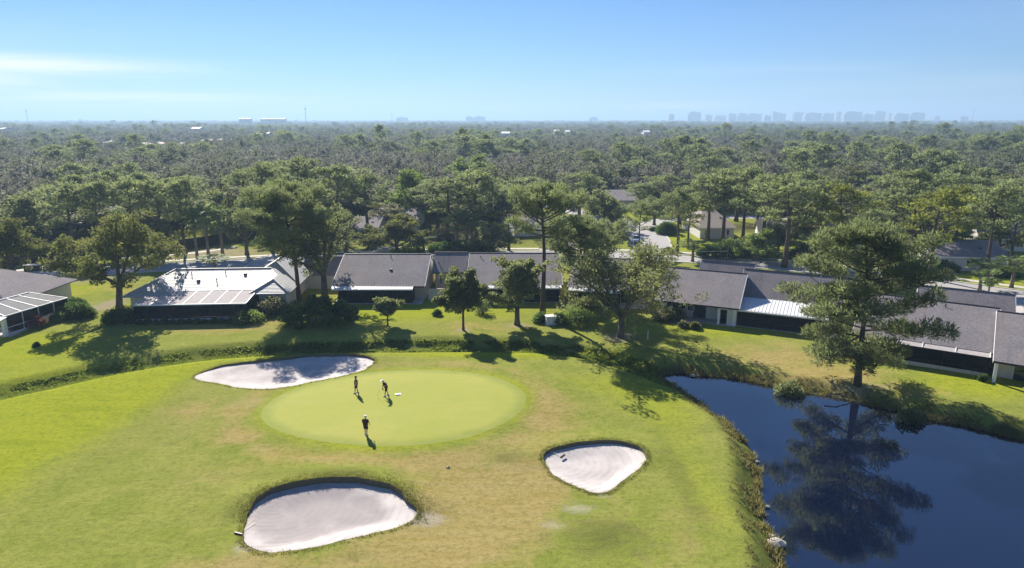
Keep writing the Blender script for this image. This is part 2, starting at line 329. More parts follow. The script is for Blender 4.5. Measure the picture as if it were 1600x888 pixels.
# ------------------------------------------------------------------ terrain
def smooth_closed(pts, n):
    pts = np.array(pts, float); k = len(pts); out = []
    for i in range(k):
        p0, p1, p2, p3 = pts[i-1], pts[i], pts[(i+1) % k], pts[(i+2) % k]
        for t in np.linspace(0, 1, n, endpoint=False):
            out.append(.5*((2*p1)+(-p0+p2)*t+(2*p0-5*p1+4*p2-p3)*t*t+(-p0+3*p1-3*p2+p3)*t**3))
    return np.array(out)
def inside(P, poly):
    x, y = P[:, 0], P[:, 1]; r = np.zeros(len(P), bool); j = len(poly)-1
    for i in range(len(poly)):
        xi, yi = poly[i]; xj, yj = poly[j]
        if yi != yj: r ^= ((yi > y) != (yj > y)) & (x < (xj-xi)*(y-yi)/(yj-yi)+xi)
        j = i
    return r
def dist_line(P, line, closed=False):
    d = np.full(len(P), 1e9); n = len(line)
    for i in range(n if closed else n-1):
        a = line[i]; b = line[(i+1) % n]; ab = b-a; t = np.clip(((P-a)@ab)/max(ab@ab, 1e-9), 0, 1)
        d = np.minimum(d, np.hypot(*(P-(a+t[:, None]*ab)).T))
    return d
def sst(x, a, b):
    t = np.clip((x-a)/(b-a), 0, 1); return t*t*(3-2*t)
def wob(poly, amp, sc, seed):
    c = poly.mean(0); out = []
    for p in poly:
        d = (p-c); d = d/np.hypot(*d); out.append(p+d*amp*mnoise.noise(Vector((p[0]*sc, p[1]*sc, seed*7.3))))
    return np.array(out)

WATER_Z = -1.2
pond_px = [(1036,590),(1060,585),(1085,588),(1130,591),(1180,600),(1230,611),(1300,621),(1370,637),(1440,655),(1500,665),(1560,680),(1610,692),(1700,715)]
pond = [G(x, y, WATER_Z) for x, y in pond_px] + [(75, 40), (62, 18), (26, 16)] + [G(x, y, WATER_Z) for x, y in [(1262,1010),(1236,930),(1224,885),(1216,852),(1200,822),(1193,785),(1188,748),(1182,716),(1166,690),(1142,664),(1108,640),(1072,614)]]
pond = wob(smooth_closed(pond, 6), .45, .5, 1)
B1 = wob(smooth_closed([G(*p) for p in [(303,592),(325,580),(355,572),(415,564),(480,557),(535,555),(572,558),(586,566),(574,577),(540,588),(480,600),(430,608),(390,608),(345,600)]], 8), .28, .9, 2)
B2 = wob(smooth_closed([G(*p) for p in [(380,842),(386,812),(404,786),(445,769),(500,759),(560,758),(612,768),(638,787),(651,803),(630,821),(560,840),(480,860),(425,866),(392,860)]], 8), .14, .9, 3)
B3 = wob(smooth_closed([G(*p) for p in [(849,714),(872,702),(915,694),(958,692),(993,699),(1011,714),(1003,727),(978,747),(954,764),(934,769),(912,763),(886,752),(861,737)]], 8), .12, .9, 4)
green_poly = smooth_closed([G(*p) for p in [(408,652),(425,628),(470,606),(540,589),(620,581),(700,583),(765,592),(808,610),(822,630),(805,655),(760,678),(700,694),(620,702),(540,699),(470,688),(425,672)]], 6)
ditch = np.array([G(*p) for p in [(-120,640),(0,611),(75,596),(160,578),(250,562),(340,550),(450,543),(600,538),(750,538),(850,541),(930,551),(1000,570),(1050,588)]])
main_road = np.array([(-150,97),(-118,109),(-90,121),(-60,132),(-28,140),(2,142.5),(30,139.5),(56,128.5),(80,111),(97,91),(110,66)], float)
side_road = np.array([(28.5,139),(31.5,152),(33.5,166),(32,180),(28,194),(19,212),(12,232)], float)
loop_road = np.array([(33,177),(39,188),(49,196),(64,199),(84,198)], float)
def resample(line, step):
    out = [];n = len(line)
    for i in range(n-1):
        p0 = line[max(i-1, 0)]; p1 = line[i]; p2 = line[i+1]; p3 = line[min(i+2, n-1)]; k = max(2, int(np.hypot(*(p2-p1))/step))
        for t in np.linspace(0, 1, k, endpoint=False): out.append(.5*((2*p1)+(-p0+p2)*t+(2*p0-5*p1+4*p2-p3)*t*t+(-p0+3*p1-3*p2+p3)*t**3))
    out.append(line[-1]); return np.array(out)
main_road = resample(main_road, 3); side_road = resample(side_road, 2.5); loop_road = resample(loop_road, 2.5); ditch = resample(ditch, 2)

def height(P):
    P = np.atleast_2d(np.asarray(P, float)); x, y = P[:, 0], P[:, 1]
    near = y < 125
    h = np.zeros(len(P)); Q = P[near]
    if len(Q) == 0: return h
    xq, yq = Q[:, 0], Q[:, 1]
    dg = dist_line(Q, green_poly[::3], True); ing = inside(Q, green_poly)
    sd = np.where(ing, -dg, dg)
    hh = .35*(1-sst(sd, -4, 9)) + .16*np.sin(xq*.13+1)*np.sin(yq*.11)*sst(98-yq, 0, 12)
    dd = dist_line(Q, ditch)
    hh -= .95*(1-sst(dd, .4, 3.6))
    for poly, amp in ((B1, .25), (B2, .55), (B3, .3)):
        c = poly.mean(0); db = dist_line(Q, poly[::2], True); back = sst((yq-c[1])/max(np.ptp(poly[:, 1]), 1), -.15, .35)
        hh += amp*back*np.exp(-(db/2.2)**2)
    dp = dist_line(Q, pond, True); inp = inside(Q, pond)
    bank = np.where(inp, WATER_Z-.05-np.minimum(dp*.45, 1.2), 0)
    fac = sst(dp, 0, 2.6); hh = np.where(inp, bank, WATER_Z-.05+(hh-(WATER_Z-.05))*fac)
    h[near] = hh; return h
def hz(x, y): return float(height([(x, y)])[0])

def gauss(P, px, py, rx, ry, amt=1.0):
    c = np.array(G(px, py)); e = np.array(G(px+rx, py)); f = np.array(G(px, py-ry)); ax = abs(e[0]-c[0]); ay = abs(f[1]-c[1])
    return amt*np.exp(-((P[:, 0]-c[0])/ax)**2-((P[:, 1]-c[1])/ay)**2)
def clampsum(*a): return np.clip(sum(a), 0, 1)

def build_ground():
    rnd = np.random.RandomState(3); pts = []
    y = 14.0
    def row(y, step, half):
        n = int(2*half/step); xs = np.linspace(-half, half, n+1); return np.column_stack([xs+rnd.uniform(-.2, .2, n+1)*step, np.full(n+1, y)+rnd.uniform(-.2, .2, n+1)*step])
    while y < 112:
        st = .55 if y > 34 else 1.2; pts.append(row(y, st, .84*y+16)); y += st
    while y < 230: pts.append(row(y, 2.6, .9*y+20)); y += 2.6
    fine = np.vstack(pts)
    rings = []
    for poly in (B1, B2, B3):
        c = poly.mean(0)
        for k in (1.012, 1.03, 1.06): rings.append(c+(poly-c)*k)
    keep = np.ones(len(fine), bool)
    for poly in (B1, B2, B3, green_poly):
        keep &= dist_line(fine, poly[::2], True) > .28
        if poly is not green_poly: keep &= ~inside(fine, poly)
    fine = fine[keep]
    far = []
    lim = 16000.0; xs = [0.0]; st = 12.0
    while xs[-1] < lim: xs.append(xs[-1]+st); st *= 1.22
    xs = np.array(xs); xs = np.concatenate([-xs[:0:-1], xs]); ys = xs+120
    gx, gy = np.meshgrid(xs, ys); far = np.column_stack([gx.ravel(), gy.ravel()])
    inside_fine = (far[:, 1] > 12) & (far[:, 1] < 232) & (np.abs(far[:, 0]) < .9*far[:, 1]+22)
    far = far[~inside_fine]
    cons = [B1, B2, B3, green_poly]
    allp = [fine, far]+rings; base = sum(len(a) for a in allp); edges = []
    for c in cons:
        n = len(c); edges += [(base+i, base+(i+1) % n) for i in range(n)]; allp.append(c); base += n
    P = np.vstack(allp)
    vs, es, fs, *_ = delaunay_2d_cdt([Vector(p) for p in P], edges, [], 0, 1e-4, False)
    V = np.array([(v[0], v[1]) for v in vs]); F = np.array([f for f in fs if len(f) == 3], int)
    C = V[F].mean(1)
    a = V[F[:, 0]]; b = V[F[:, 1]]; c = V[F[:, 2]]; area = np.cross(b-a, c-a); F[area < 0] = F[area < 0][:, ::-1]
    inb = inside(C, B1) | inside(C, B2) | inside(C, B3); ing = inside(C, green_poly)
    Z = height(V)
    V3 = np.column_stack([V, Z])
    # ---- turf condition (grass colour is a property of the turf: lush, dry, rough, worn)
    d_green = dist_line(V, green_poly[::2], True); d_pond = dist_line(V, pond[::2], True); d_ditch = dist_line(V, ditch)
    x, yv = V[:, 0], V[:, 1]; near = yv < 128
    def area(poly_px, w):
        pl = np.array([G(*q) for q in poly_px]); d = dist_line(V, pl, True); sd = np.where(inside(V, pl), d, -d); return sst(sd, -w, w)
    lush = clampsum(area([(-200,660),(0,614),(170,580),(330,555),(450,549),(440,556),(330,574),(290,596),(230,640),(140,690),(40,742),(-60,800),(-300,840)], 6.0), gauss(V, 40, 585, 170, 30, .5), gauss(V, 800, 553, 230, 9, 1.0), gauss(V, 690, 480, 200, 22, .75), gauss(V, 560, 490, 90, 14, .6), gauss(V, 1150, 515, 120, 14, .9), gauss(V, 1530, 600, 120, 28, .9), gauss(V, 110, 450, 110, 14, .8), gauss(V, 50, 540, 120, 26, .8), gauss(V, 1040, 640, 80, 36, .5), gauss(V, 960, 600, 120, 24, .5), gauss(V, 200, 800, 160, 50, .15), gauss(V, 1100, 760, 50, 90, .45), gauss(V, 470, 720, 160, 20, .4),
                    gauss(V, 1060, 380, 60, 14, 1), gauss(V, 1010, 340, 50, 8, .9), gauss(V, 1250, 395, 130, 10, .8), gauss(V, 1540, 440, 100, 14, .8), gauss(V, 960, 325, 40, 6, .8), .55*np.exp(-(d_green/1.3)**2))
    dry = clampsum(gauss(V, 760, 795, 125, 66, .95), gauss(V, 830, 745, 70, 36, .6), gauss(V, 690, 740, 60, 24, .4), gauss(V, 640, 865, 130, 36, .75), gauss(V, 400, 890, 150, 28, .75), gauss(V, 680, 800, 60, 36, .5), gauss(V, 350, 690, 60, 14, .4), gauss(V, 280, 640, 70, 14, .35), gauss(V, 350, 745, 130, 30, .3), gauss(V, 330, 640, 130, 26, .25), gauss(V, 560, 722, 200, 12, .2), gauss(V, 870, 665, 60, 50, .5), gauss(V, 1050, 830, 90, 70, .42), gauss(V, 330, 515, 110, 10, .55), gauss(V, 1210, 555, 110, 20, .75), gauss(V, 1300, 590, 110, 18, .8), gauss(V, 755, 510, 110, 12, .5), gauss(V, 420, 500, 40, 14, .5), gauss(V, 200, 450, 90, 10, .5), gauss(V, 1450, 620, 90, 12, .4),
                    .42*np.exp(-((d_green-2.6)/1.7)**2)*(~inside(V, green_poly)))
    rough = clampsum(gauss(V, 520, 746, 125, 13, .7), gauss(V, 640, 772, 30, 14, .5), gauss(V, 390, 790, 40, 40, .4), gauss(V, 950, 840, 110, 36, .68), gauss(V, 1065, 750, 26, 70, .5), gauss(V, 790, 715, 60, 12, .5), gauss(V, 560, 870, 110, 16, .4), np.where(near, .8*np.exp(-(d_ditch/1.7)**2), 0), np.where(near, .75*np.exp(-(d_pond/1.5)**2), 0))
    sandw = clampsum(gauss(V, 665, 812, 36, 11, 1.0), gauss(V, 385, 858, 22, 9, .9), gauss(V, 905, 792, 32, 9, .7), gauss(V, 865, 818, 28, 9, .6), gauss(V, 320, 592, 26, 6, .5), gauss(V, 380, 606, 50, 6, .35), gauss(V, 400, 630, 90, 14, .30), gauss(V, 940, 772, 18, 4, .6))
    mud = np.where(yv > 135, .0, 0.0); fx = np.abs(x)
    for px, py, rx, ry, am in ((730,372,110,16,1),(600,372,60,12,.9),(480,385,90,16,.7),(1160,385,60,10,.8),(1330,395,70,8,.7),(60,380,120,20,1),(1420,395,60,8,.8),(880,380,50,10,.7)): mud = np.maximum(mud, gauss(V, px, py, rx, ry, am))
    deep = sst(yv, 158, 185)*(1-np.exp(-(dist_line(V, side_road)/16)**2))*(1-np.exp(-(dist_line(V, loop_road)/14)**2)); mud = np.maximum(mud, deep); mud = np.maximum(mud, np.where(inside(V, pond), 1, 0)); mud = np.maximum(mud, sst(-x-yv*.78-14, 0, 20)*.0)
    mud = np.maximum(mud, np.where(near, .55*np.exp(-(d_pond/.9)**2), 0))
    bare = clampsum(gauss(V, 330, 396, 90, 9, 1), gauss(V, 110, 435, 130, 10, .75), gauss(V, 620, 395, 110, 6, .9), gauss(V, 165, 478, 24, 14, .9), gauss(V, 860, 397, 60, 6, .6), gauss(V, 968, 527, 34, 10, .8), gauss(V, 1345, 603, 50, 10, .7), gauss(V, 724, 516, 14, 3, .9), gauss(V, 808, 508, 30, 5, .7), gauss(V, 1090, 505, 80, 5, .6))
    def ob(name, sel, mat, kind='structure'):
        f = F[sel]; u, inv = np.unique(f, return_inverse=True); m = fast_mesh(name, V3[u], inv.reshape(f.shape), mat, None, True)
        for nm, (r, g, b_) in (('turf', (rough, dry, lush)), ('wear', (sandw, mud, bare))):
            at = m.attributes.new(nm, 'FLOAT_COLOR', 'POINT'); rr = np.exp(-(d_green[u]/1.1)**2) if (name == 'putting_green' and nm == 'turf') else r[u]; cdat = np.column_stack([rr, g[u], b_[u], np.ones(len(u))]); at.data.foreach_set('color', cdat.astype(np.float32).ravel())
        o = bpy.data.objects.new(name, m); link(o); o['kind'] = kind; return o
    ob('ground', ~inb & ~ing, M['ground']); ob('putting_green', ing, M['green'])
build_ground()

# pond
def flat_poly(name, poly, z, mat):
    m = bpy.data.meshes.new(name); n = len(poly); c = np.mean(poly, 0)
    m.from_pydata([(p[0], p[1], z) for p in poly], [], [tuple(range(n))]); m.materials.append(mat); m.update()
    if m.polygons[0].normal.z < 0: m.flip_normals()
    o = bpy.data.objects.new(name, m); link(o); return o
big = pond.mean(0)+(pond-pond.mean(0))*1.012
wtr = flat_poly('pond_water', big, WATER_Z, M['water']); wtr['kind'] = 'structure'

# bunkers
def bunker(poly, lip_back, lip_front, floor, label, dry_sunlit):
    n = len(poly); c = poly.mean(0); hb = height(poly); ext = np.ptp(poly[:, 1])
    back = sst((poly[:, 1]-c[1])/ext, -.25, .4); lip = lip_front+(lip_back-lip_front)*back
    root = empty('sand_bunker', (c[0], c[1], 0)); root['kind'] = 'structure'; root['label'] = label
    w = MB(); ins = c+(poly-c)*(1-.10/np.maximum(np.hypot(*(poly-c).T), .5))[:, None]
    vs = [(p[0]-c[0], p[1]-c[1], h) for p, h in zip(poly, hb)]+[(p[0]-c[0], p[1]-c[1], h-l-.12) for p, h, l in zip(ins, hb, lip)]
    w.add(vs, [(i, (i+1) % n, n+(i+1) % n, n+i) for i in range(n)]); w.build('lip', M['soil'], root)
    s = MB(); vs = []; fs = []; rings = [1, .97, .93, .87, .79, .7, .6, .48, .35, .2, .08]
    for k, r in enumerate(rings):
        t = sst(1-r, 0, .55)
        for i in range(n):
            e = c+(ins[i]-c)*(r if k else 1.004); ze = hb[i]-lip[i]; zf = hb.mean()-floor
            vs.append((e[0]-c[0], e[1]-c[1], ze+(zf-ze)*t+.05*mnoise.noise(Vector((e[0]*.5, e[1]*.5, 3)))*(t)))
    for k in range(len(rings)-1):
        for i in range(n): fs.append((k*n+i, k*n+(i+1) % n, (k+1)*n+(i+1) % n, (k+1)*n+i))
    fs.append(tuple((len(rings)-1)*n+i for i in range(n)))
    s.add(vs, fs); so = s.build('sand', M['sand'], root, True); at = so.data.attributes.new('dry_sunlit', 'FLOAT', 'POINT')   # damp raked middle darker; near-right rim painted lighter, as a slope facing the sun
    dry_sunlit_vals = []
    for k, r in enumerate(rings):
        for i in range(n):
            q = ins[i]-c; dir_ = math.atan2(q[1], q[0]); front = .5+.5*math.cos(dir_+.75); dry_sunlit_vals.append(dry_sunlit+(1-dry_sunlit)*float(sst(np.array([r]), .9-.38*front, 1.0-.22*front)[0])*(.25+.75*front))
    at.data.foreach_set('value', np.array(dry_sunlit_vals, np.float32)); return root
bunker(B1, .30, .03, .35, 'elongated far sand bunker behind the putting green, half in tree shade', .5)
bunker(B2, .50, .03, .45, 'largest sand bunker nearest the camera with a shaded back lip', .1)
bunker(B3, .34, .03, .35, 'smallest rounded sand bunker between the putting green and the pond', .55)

# roads, kerbs, pavements
def strip(line, o0, o1, z, name, mat, parent=None, thick=0.0):
    line = np.asarray(line); d = np.gradient(line, axis=0); d /= np.hypot(*d.T)[:, None]; nrm = np.column_stack([-d[:, 1], d[:, 0]])
    A = line+nrm*o0; B = line+nrm*o1; mb = MB(); n = len(line)
    vs = [(p[0], p[1], z) for p in A]+[(p[0], p[1], z) for p in B]; fs = [(i, i+1, n+i+1, n+i) if o0 > o1 else (i+1, i, n+i, n+i+1) for i in range(n-1)]
    mb.add(vs, fs)
    if thick:
        vs = [(p[0], p[1], z-thick) for p in A]+[(p[0], p[1], z) for p in A]; mb.add(vs, [(i, i+1, n+i+1, n+i) for i in range(n-1)])
        vs = [(p[0], p[1], z-thick) for p in B]+[(p[0], p[1], z) for p in B]; mb.add(vs, [(i, i+1, n+i+1, n+i) for i in range(n-1)])
    o = mb.build(name, mat, parent)
    if parent is None: o['kind'] = 'structure'
    return o
rd = strip(main_road, -3.6, 3.6, .012, 'street', M['asphalt'])
for s in (-1, 1): strip(main_road, s*3.6, s*4.0, .11, 'kerb', M['concrete'], rd, .12)
rd2 = strip(side_road[1:], -4.2, 4.2, .018, 'side_street', M['asphalt'])
for s in (-1, 1): strip(side_road[4:], s*4.2, s*4.55, .10, 'kerb', M['concrete'], rd2, .11)
strip(loop_road, -3.2, 3.2, .024, 'side_lane', M['asphalt'])
strip(main_road, 5.8, 7.4, .03, 'pavement', M['concrete'])
def quad_patch(name, pts, z, mat):
    o = flat_poly(name, np.array(pts, float), z, mat); o['kind'] = 'structure'; return o
quad_patch('driveway', [G(1262,478), G(1330,440), G(1290,428), G(1225,455)], .022, M['concrete'])
quad_patch('driveway', [G(1513,482), G(1600,492), G(1600,470), G(1520,455)], .026, M['concrete'])
quad_patch('driveway', [G(1395,448), G(1445,452), G(1498,428), G(1462,420)], .022, M['concrete'])
quad_patch('driveway', [G(1478,418), G(1520,421), G(1545,398), G(1512,398)], .02, M['concrete'])
quad_patch('driveway', [G(375,422), G(455,410), G(470,396), G(400,402)], .022, M['concrete'])
quad_patch('driveway', [G(560,398), G(660,398), G(655,386), G(575,386)], .024, M['dirt'])
quad_patch('driveway', [G(842,392), G(905,392), G(900,374), G(862,374)], .022, M['concrete'])

# ------------------------------------------------------------------ vegetation generators
def unit(a): return a/np.maximum(np.linalg.norm(a, axis=1), 1e-9)[:, None]
def leaf_cards(P, D, L, W, rs):
    """diamond leaves: base P, direction D, length L, width W"""
    n = len(P); B = unit(np.cross(D, rs.normal(size=(n, 3)))); L = np.broadcast_to(L, n)[:, None]; W = np.broadcast_to(W, n)[:, None]
    V = np.empty((n, 4, 3)); V[:, 0] = P; V[:, 1] = P+D*L*.5+B*W*.5; V[:, 2] = P+D*L; V[:, 3] = P+D*L*.5-B*W*.5
    return V.reshape(-1, 3), np.arange(4*n).reshape(n, 4)
def puffs(C, Rr, per, L, W, rs, flat=.7, up=.35, outward=1.0, tint_var=.30, leaf_var=.20):
    """leaf cards spread over puffs centred at C with radii Rr"""
    C = np.asarray(C, float); Rr = np.asarray(Rr, float); k = len(C)
    cnt = np.maximum(3, (per*(Rr/Rr.mean())**2)).astype(int); idx = np.repeat(np.arange(k), cnt); n = len(idx)
    d = unit(rs.normal(size=(n, 3))); d[:, 2] = np.where(d[:, 2] < -.25, d[:, 2]*.4, d[:, 2]); r = rs.uniform(.35, 1.0, n)**.6
    off = d*(r*Rr[idx])[:, None]; off[:, 2] *= flat
    P = C[idx]+off; D = unit(d*outward+rs.normal(size=(n, 3))*.55+np.array([0, 0, up]))
    ct = rs.uniform(-tint_var, tint_var, k); tint = np.clip(.45+ct[idx]+rs.normal(0, leaf_var, n), 0, 1)
    V, F = leaf_cards(P, D, L*rs.uniform(.7, 1.3, n), W*rs.uniform(.7, 1.3, n), rs); return V, F, tint

def bez(a, b, c, n):
    t = np.linspace(0, 1, n)[:, None]; return (1-t)**2*a+2*t*(1-t)*b+t*t*c

def grow(kind, H, Wd, seed, detail=1.0, base_frac=None, lean=(0, 0), mat=None, sparse=1.0, thick=1.0):
    """returns (trunk mesh, crown mesh); tree stands at the origin, H tall, crown about Wd wide"""
    rs = np.random.RandomState(seed); mb = MB(); C = []; RR = []; leafmat = mat; rad = Wd/2
    if kind == 'pine':
        cb = base_frac if base_frac is not None else .5
        wig = rs.uniform(-.4, .4, (5, 2)); zs = np.linspace(0, H*.97, 9)
        path = np.array([(lean[0]*(z/H)**1.3+.35*math.sin(z*.35+seed)*z/H, lean[1]*(z/H)+.35*math.cos(z*.31+seed*2)*z/H, z) for z in zs]); r0 = .018*H+.06
        mb.tube(path, [r0*(1.25 if i == 0 else 1)*(1-.82*i/8) for i in range(9)], 8)
        nl = int(30*sparse**.5) if detail >= .8 else int(17*sparse**.5)
        for i in range(nl):
            f = (i+rs.uniform(.1, .9))/nl; z = H*(cb+(.965-cb)*f); p0 = np.array([np.interp(z, path[:, 2], path[:, k]) for k in range(3)])
            prof = math.sin(math.pi*min(1, (.22+.78*f)**.9))**.6 if f > .15 else .62
            prof = max(prof, .34); ln = rad*prof*rs.uniform(.7, 1.1); a = i*2.4+rs.uniform(-.5, .5); rise = ln*((.02+.60*f) if cb < .3 else (.30+.62*f))*rs.uniform(.5, 1.4)-(.30*ln if f < .25 and cb < .3 else (.08*ln if f < .2 else 0))
            d = np.array([math.cos(a), math.sin(a), 0]); e = p0+d*ln+np.array([0, 0, rise]); e[2] = min(e[2], H*(.965-.012*(i % 4))); rise = e[2]-p0[2]; mid = p0+d*ln*.5+np.array([0, 0, rise*.25+rs.uniform(-.3, .3)])
            bp = bez(p0, mid, e, 6); rb = max(.035, r0*.36*(1-.5*f)); mb.tube(bp, np.linspace(rb, rb*.25, 6), 5, cap=False)
            ns = max(2, int(round((2+ln*1.05)*min(detail, 1)*sparse)))
            for j in range(ns):
                t = .38+.62*(j+.5)/ns; q = bp[min(5, int(t*5))]*(1-(t*5) % 1)+bp[min(5, int(t*5)+1)]*((t*5) % 1)
                sd = np.array([-d[1], d[0], 0])*rs.uniform(-1, 1)*ln*.34*(1.25-t*.5)+np.array([0, 0, rs.uniform(.05, .6)])
                w = q+sd; w[2] = min(w[2], H*.97); mb.tube([q, q+sd*.55+np.array([0, 0, -.05]), w], [rb*.32, rb*.24, rb*.14], 4, cap=False)
                C.append(w); RR.append(rs.uniform(.5, 1.05)*(.42+.068*rad))
            C.append(e); RR.append(rs.uniform(.6, 1.0)*(.44+.075*rad))
        for _ in range(4): C.append(path[-1]+rs.normal(0, .45, 3)); RR.append(.5+.06*rad)
        per = 105*detail; L, W = (.50, .095) if detail >= .8 else (.62, .17); flat, up = .82, .5
        if detail < .8: per = 46
        if detail < .4: per, L, W = 27, .85, .30
        V, F, T = puffs(C, RR, per, L, W, rs, flat, up, 1.2, leaf_var=.20 if detail > .4 else .12); leafmat = leafmat or M['pine']; bark = M['bark']
    elif kind in ('oak', 'thin', 'round'):
        cb = base_frac if base_frac is not None else (.26 if kind != 'round' else .22)
        r0 = (.026*H+.10)*thick; fork = np.array([lean[0]*.4, lean[1]*.4, H*cb]); mb.tube([(0, 0, -.2), (lean[0]*.1, lean[1]*.1, H*cb*.3), fork*.99], [r0*1.45, r0*1.02, r0*.88], 9)
        nl = 7 if detail >= .6 else 6; cz = H*(cb+.36)
        for i in range(nl):
            a = i*2*math.pi/nl+rs.uniform(-.4, .4); el = rs.uniform(.25, 1.05) if i % 3 else 1.25; ln = (rad*math.cos(el)+(H*(1-cb))*math.sin(el)*.9)*rs.uniform(.72, .98)
            d = np.array([math.cos(a)*math.cos(el), math.sin(a)*math.cos(el), math.sin(el)]); e = fork+d*ln; e[2] = min(e[2], H*.95); e[:2] += np.array(lean)*.6
            mid = fork+d*ln*.5+np.array([0, 0, .10*ln])+rs.normal(0, .05*ln, 3); bp = bez(fork, mid, e, 8); rb = r0*.55; mb.tube(bp, np.linspace(rb, rb*.2, 8), 6, cap=False)
            for j in range(7 if detail >= .6 else 5):
                t = .3+.7*(j+.5)/7; q = bp[int(t*7)]; dd = unit((d+rs.normal(0, .75, 3)+np.array([0, 0, .15]))[None])[0]; l2 = ln*.42*(1.2-.5*t)*rs.uniform(.6, 1.1); e2 = q+dd*l2
                b2 = bez(q, q+dd*l2*.5+rs.normal(0, .12*l2, 3), e2, 5); mb.tube(b2, np.linspace(rb*.4, rb*.1, 5), 4, cap=False)
                for s in range(5 if detail >= .6 else 4):
                    u = .35+.65*(s+.5)/5; w = b2[int(u*4)]+rs.normal(0, .30*l2*.6, 3); w[2] = min(w[2], H)
                    C.append(w); RR.append(rs.uniform(.5, 1.0)*(.28+.085*rad))
                    if detail >= .8 and rs.rand() < .5: mb.tube([b2[int(u*4)], w], [rb*.12, rb*.06], 3, cap=False)
        C = np.array(C)
        if kind == 'oak':
            n = 70 if detail >= .8 else 26; dv = unit(rs.normal(size=(n, 3))); dv[:, 2] = np.abs(dv[:, 2])*1.05-.22; ex = np.column_stack([dv[:, 0]*rad*.92, dv[:, 1]*rad*.92, dv[:, 2]*H*(1-cb)*.62])*rs.uniform(.55, 1, n)[:, None]+np.array([lean[0]*.5, lean[1]*.5, H*(cb+.28)]); C = np.vstack([C, ex]); RR += list(rs.uniform(.45, .95, n)*(.3+.085*rad))
        if kind == 'round':   # dense dome: fill the envelope
            n = 90 if detail >= .8 else 55; dv = unit(rs.normal(size=(n, 3))); dv[:, 2] = np.abs(dv[:, 2])*1.0-.15; ex = np.column_stack([dv[:, 0]*rad*.9, dv[:, 1]*rad*.9, dv[:, 2]*H*(1-cb)*.8])*rs.uniform(.8, 1, n)[:, None]+np.array([0, 0, H*(cb+.08)]); C = np.vstack([C, ex]); RR += list(rs.uniform(.5, .9, n)*(.3+.09*rad))
        per = {'oak': 42, 'thin': 24, 'round': 62}[kind]*min(1, detail)*sparse; L, W = (.32, .19) if detail >= .8 else (.42, .25)
        if detail < .4: per, L, W = per*.62, .72, .42
        V, F, T = puffs(C, RR, per, L, W, rs, .8, .15, .7, .26, .20 if detail > .4 else .12); leafmat = leafmat or (M['oak_grey'] if kind == 'thin' else M['oak']); bark = M['bark_grey']
    elif kind == 'palm':
        path = [(lean[0]*t*t, lean[1]*t*t, H*.86*t) for t in np.linspace(0, 1, 7)]; mb.tube(path, [.24, .19, .18, .17, .17, .18, .22], 8); tip = np.array(path[-1]); Pn = []; Dn = []; Ln = []; Tt = []
        for i in range(34):
            a = i*2.4; el = rs.uniform(-.75, 1.2) if i < 26 else rs.uniform(-1.3, -.9); ln = rad*rs.uniform(.5, .72); d = np.array([math.cos(a)*math.cos(el), math.sin(a)*math.cos(el), math.sin(el)])
            hub = tip+d*ln+np.array([0, 0, -.12*ln]); mb.tube([tip, tip+d*ln*.6+np.array([0, 0, .05]), hub], [.04, .03, .02], 3, cap=False)
            side = unit(np.cross(d, [0, 0, 1.0])[None])[0]; nb = 18
            for k in range(nb):
                th = -1.9+3.8*k/(nb-1); dr = d*math.cos(th)+side*math.sin(th)+np.array([0, 0, -.25-.2*abs(th)]); Pn.append(hub); Dn.append(dr/np.linalg.norm(dr)); Ln.append(rad*.52*(1-.12*abs(th))*rs.uniform(.85, 1.1)); Tt.append(np.clip((.5 if el > -.8 else .95)+rs.normal(0, .15), 0, 1))
        V, F = leaf_cards(np.array(Pn), np.array(Dn), np.array(Ln), .17, rs); T = np.array(Tt); leafmat = leafmat or M['palm']; bark = M['bark_palm']
    tm = mb.mesh(kind+'_trunk', bark, True)
    cm = fast_mesh(kind+'_crown', V, F, leafmat, {'tint': T}); return tm, cm

def put_tree(name, meshes, x, y, label, cat='tree', group=None, scale=(1, 1, 1), rz=0, z=None):
    o = empty(name, (x, y, hz(x, y)-.03 if z is None else z), rz, label, cat, group); o.scale = scale
    t = bpy.data.objects.new('trunk', meshes[0]); link(t, o); c = bpy.data.objects.new('crown', meshes[1]); link(c, o); return o

def bush_mesh(w, d, h, seed, mat, per=55, L=.26, W=.15, lumps=None):
    rs = np.random.RandomState(seed); n = lumps or max(8, int(10+3.2*w*d)); a = rs.uniform(0, 2*math.pi, n); r = np.sqrt(rs.uniform(0, 1, n)); top = np.sqrt(np.maximum(0.06, 1-r**2*.9))
    C = np.column_stack([np.cos(a)*r*w*.42, np.sin(a)*r*d*.42, h*top*rs.uniform(.35, .86, n)]); k = n//2; a = rs.uniform(0, 2*math.pi, k); C = np.vstack([C, np.column_stack([np.cos(a)*w*.43, np.sin(a)*d*.43, h*rs.uniform(.08, .4, k)])])
    RR = rs.uniform(.7, 1.1, len(C))*min(.23*min(w, d)+.1, .85); V, F, T = puffs(C, RR, per, L, W, rs, .85, .2, .9, .25); V[:, 2] = np.maximum(V[:, 2], .01)
    s = MB()
    for i in range(7):
        c = C[i]; s.tube([(c[0]*.2, c[1]*.2, -.05), (c[0]*.6, c[1]*.6, c[2]*.5), tuple(c)], [.05, .035, .015], 5, cap=False)
    return s.mesh('bush_stems', M['bark_grey']), fast_mesh('bush_foliage', V, F, mat, {'tint': T})
def put_bush(name, meshes, x, y, label, cat='shrub', group=None, rz=0, s=1.0):
    o = empty(name, (x, y, hz(x, y)-.02), rz, label, cat, group); o.scale = (s, s, s); link(bpy.data.objects.new('stems', meshes[0]), o); link(bpy.data.objects.new('foliage', meshes[1]), o); return o

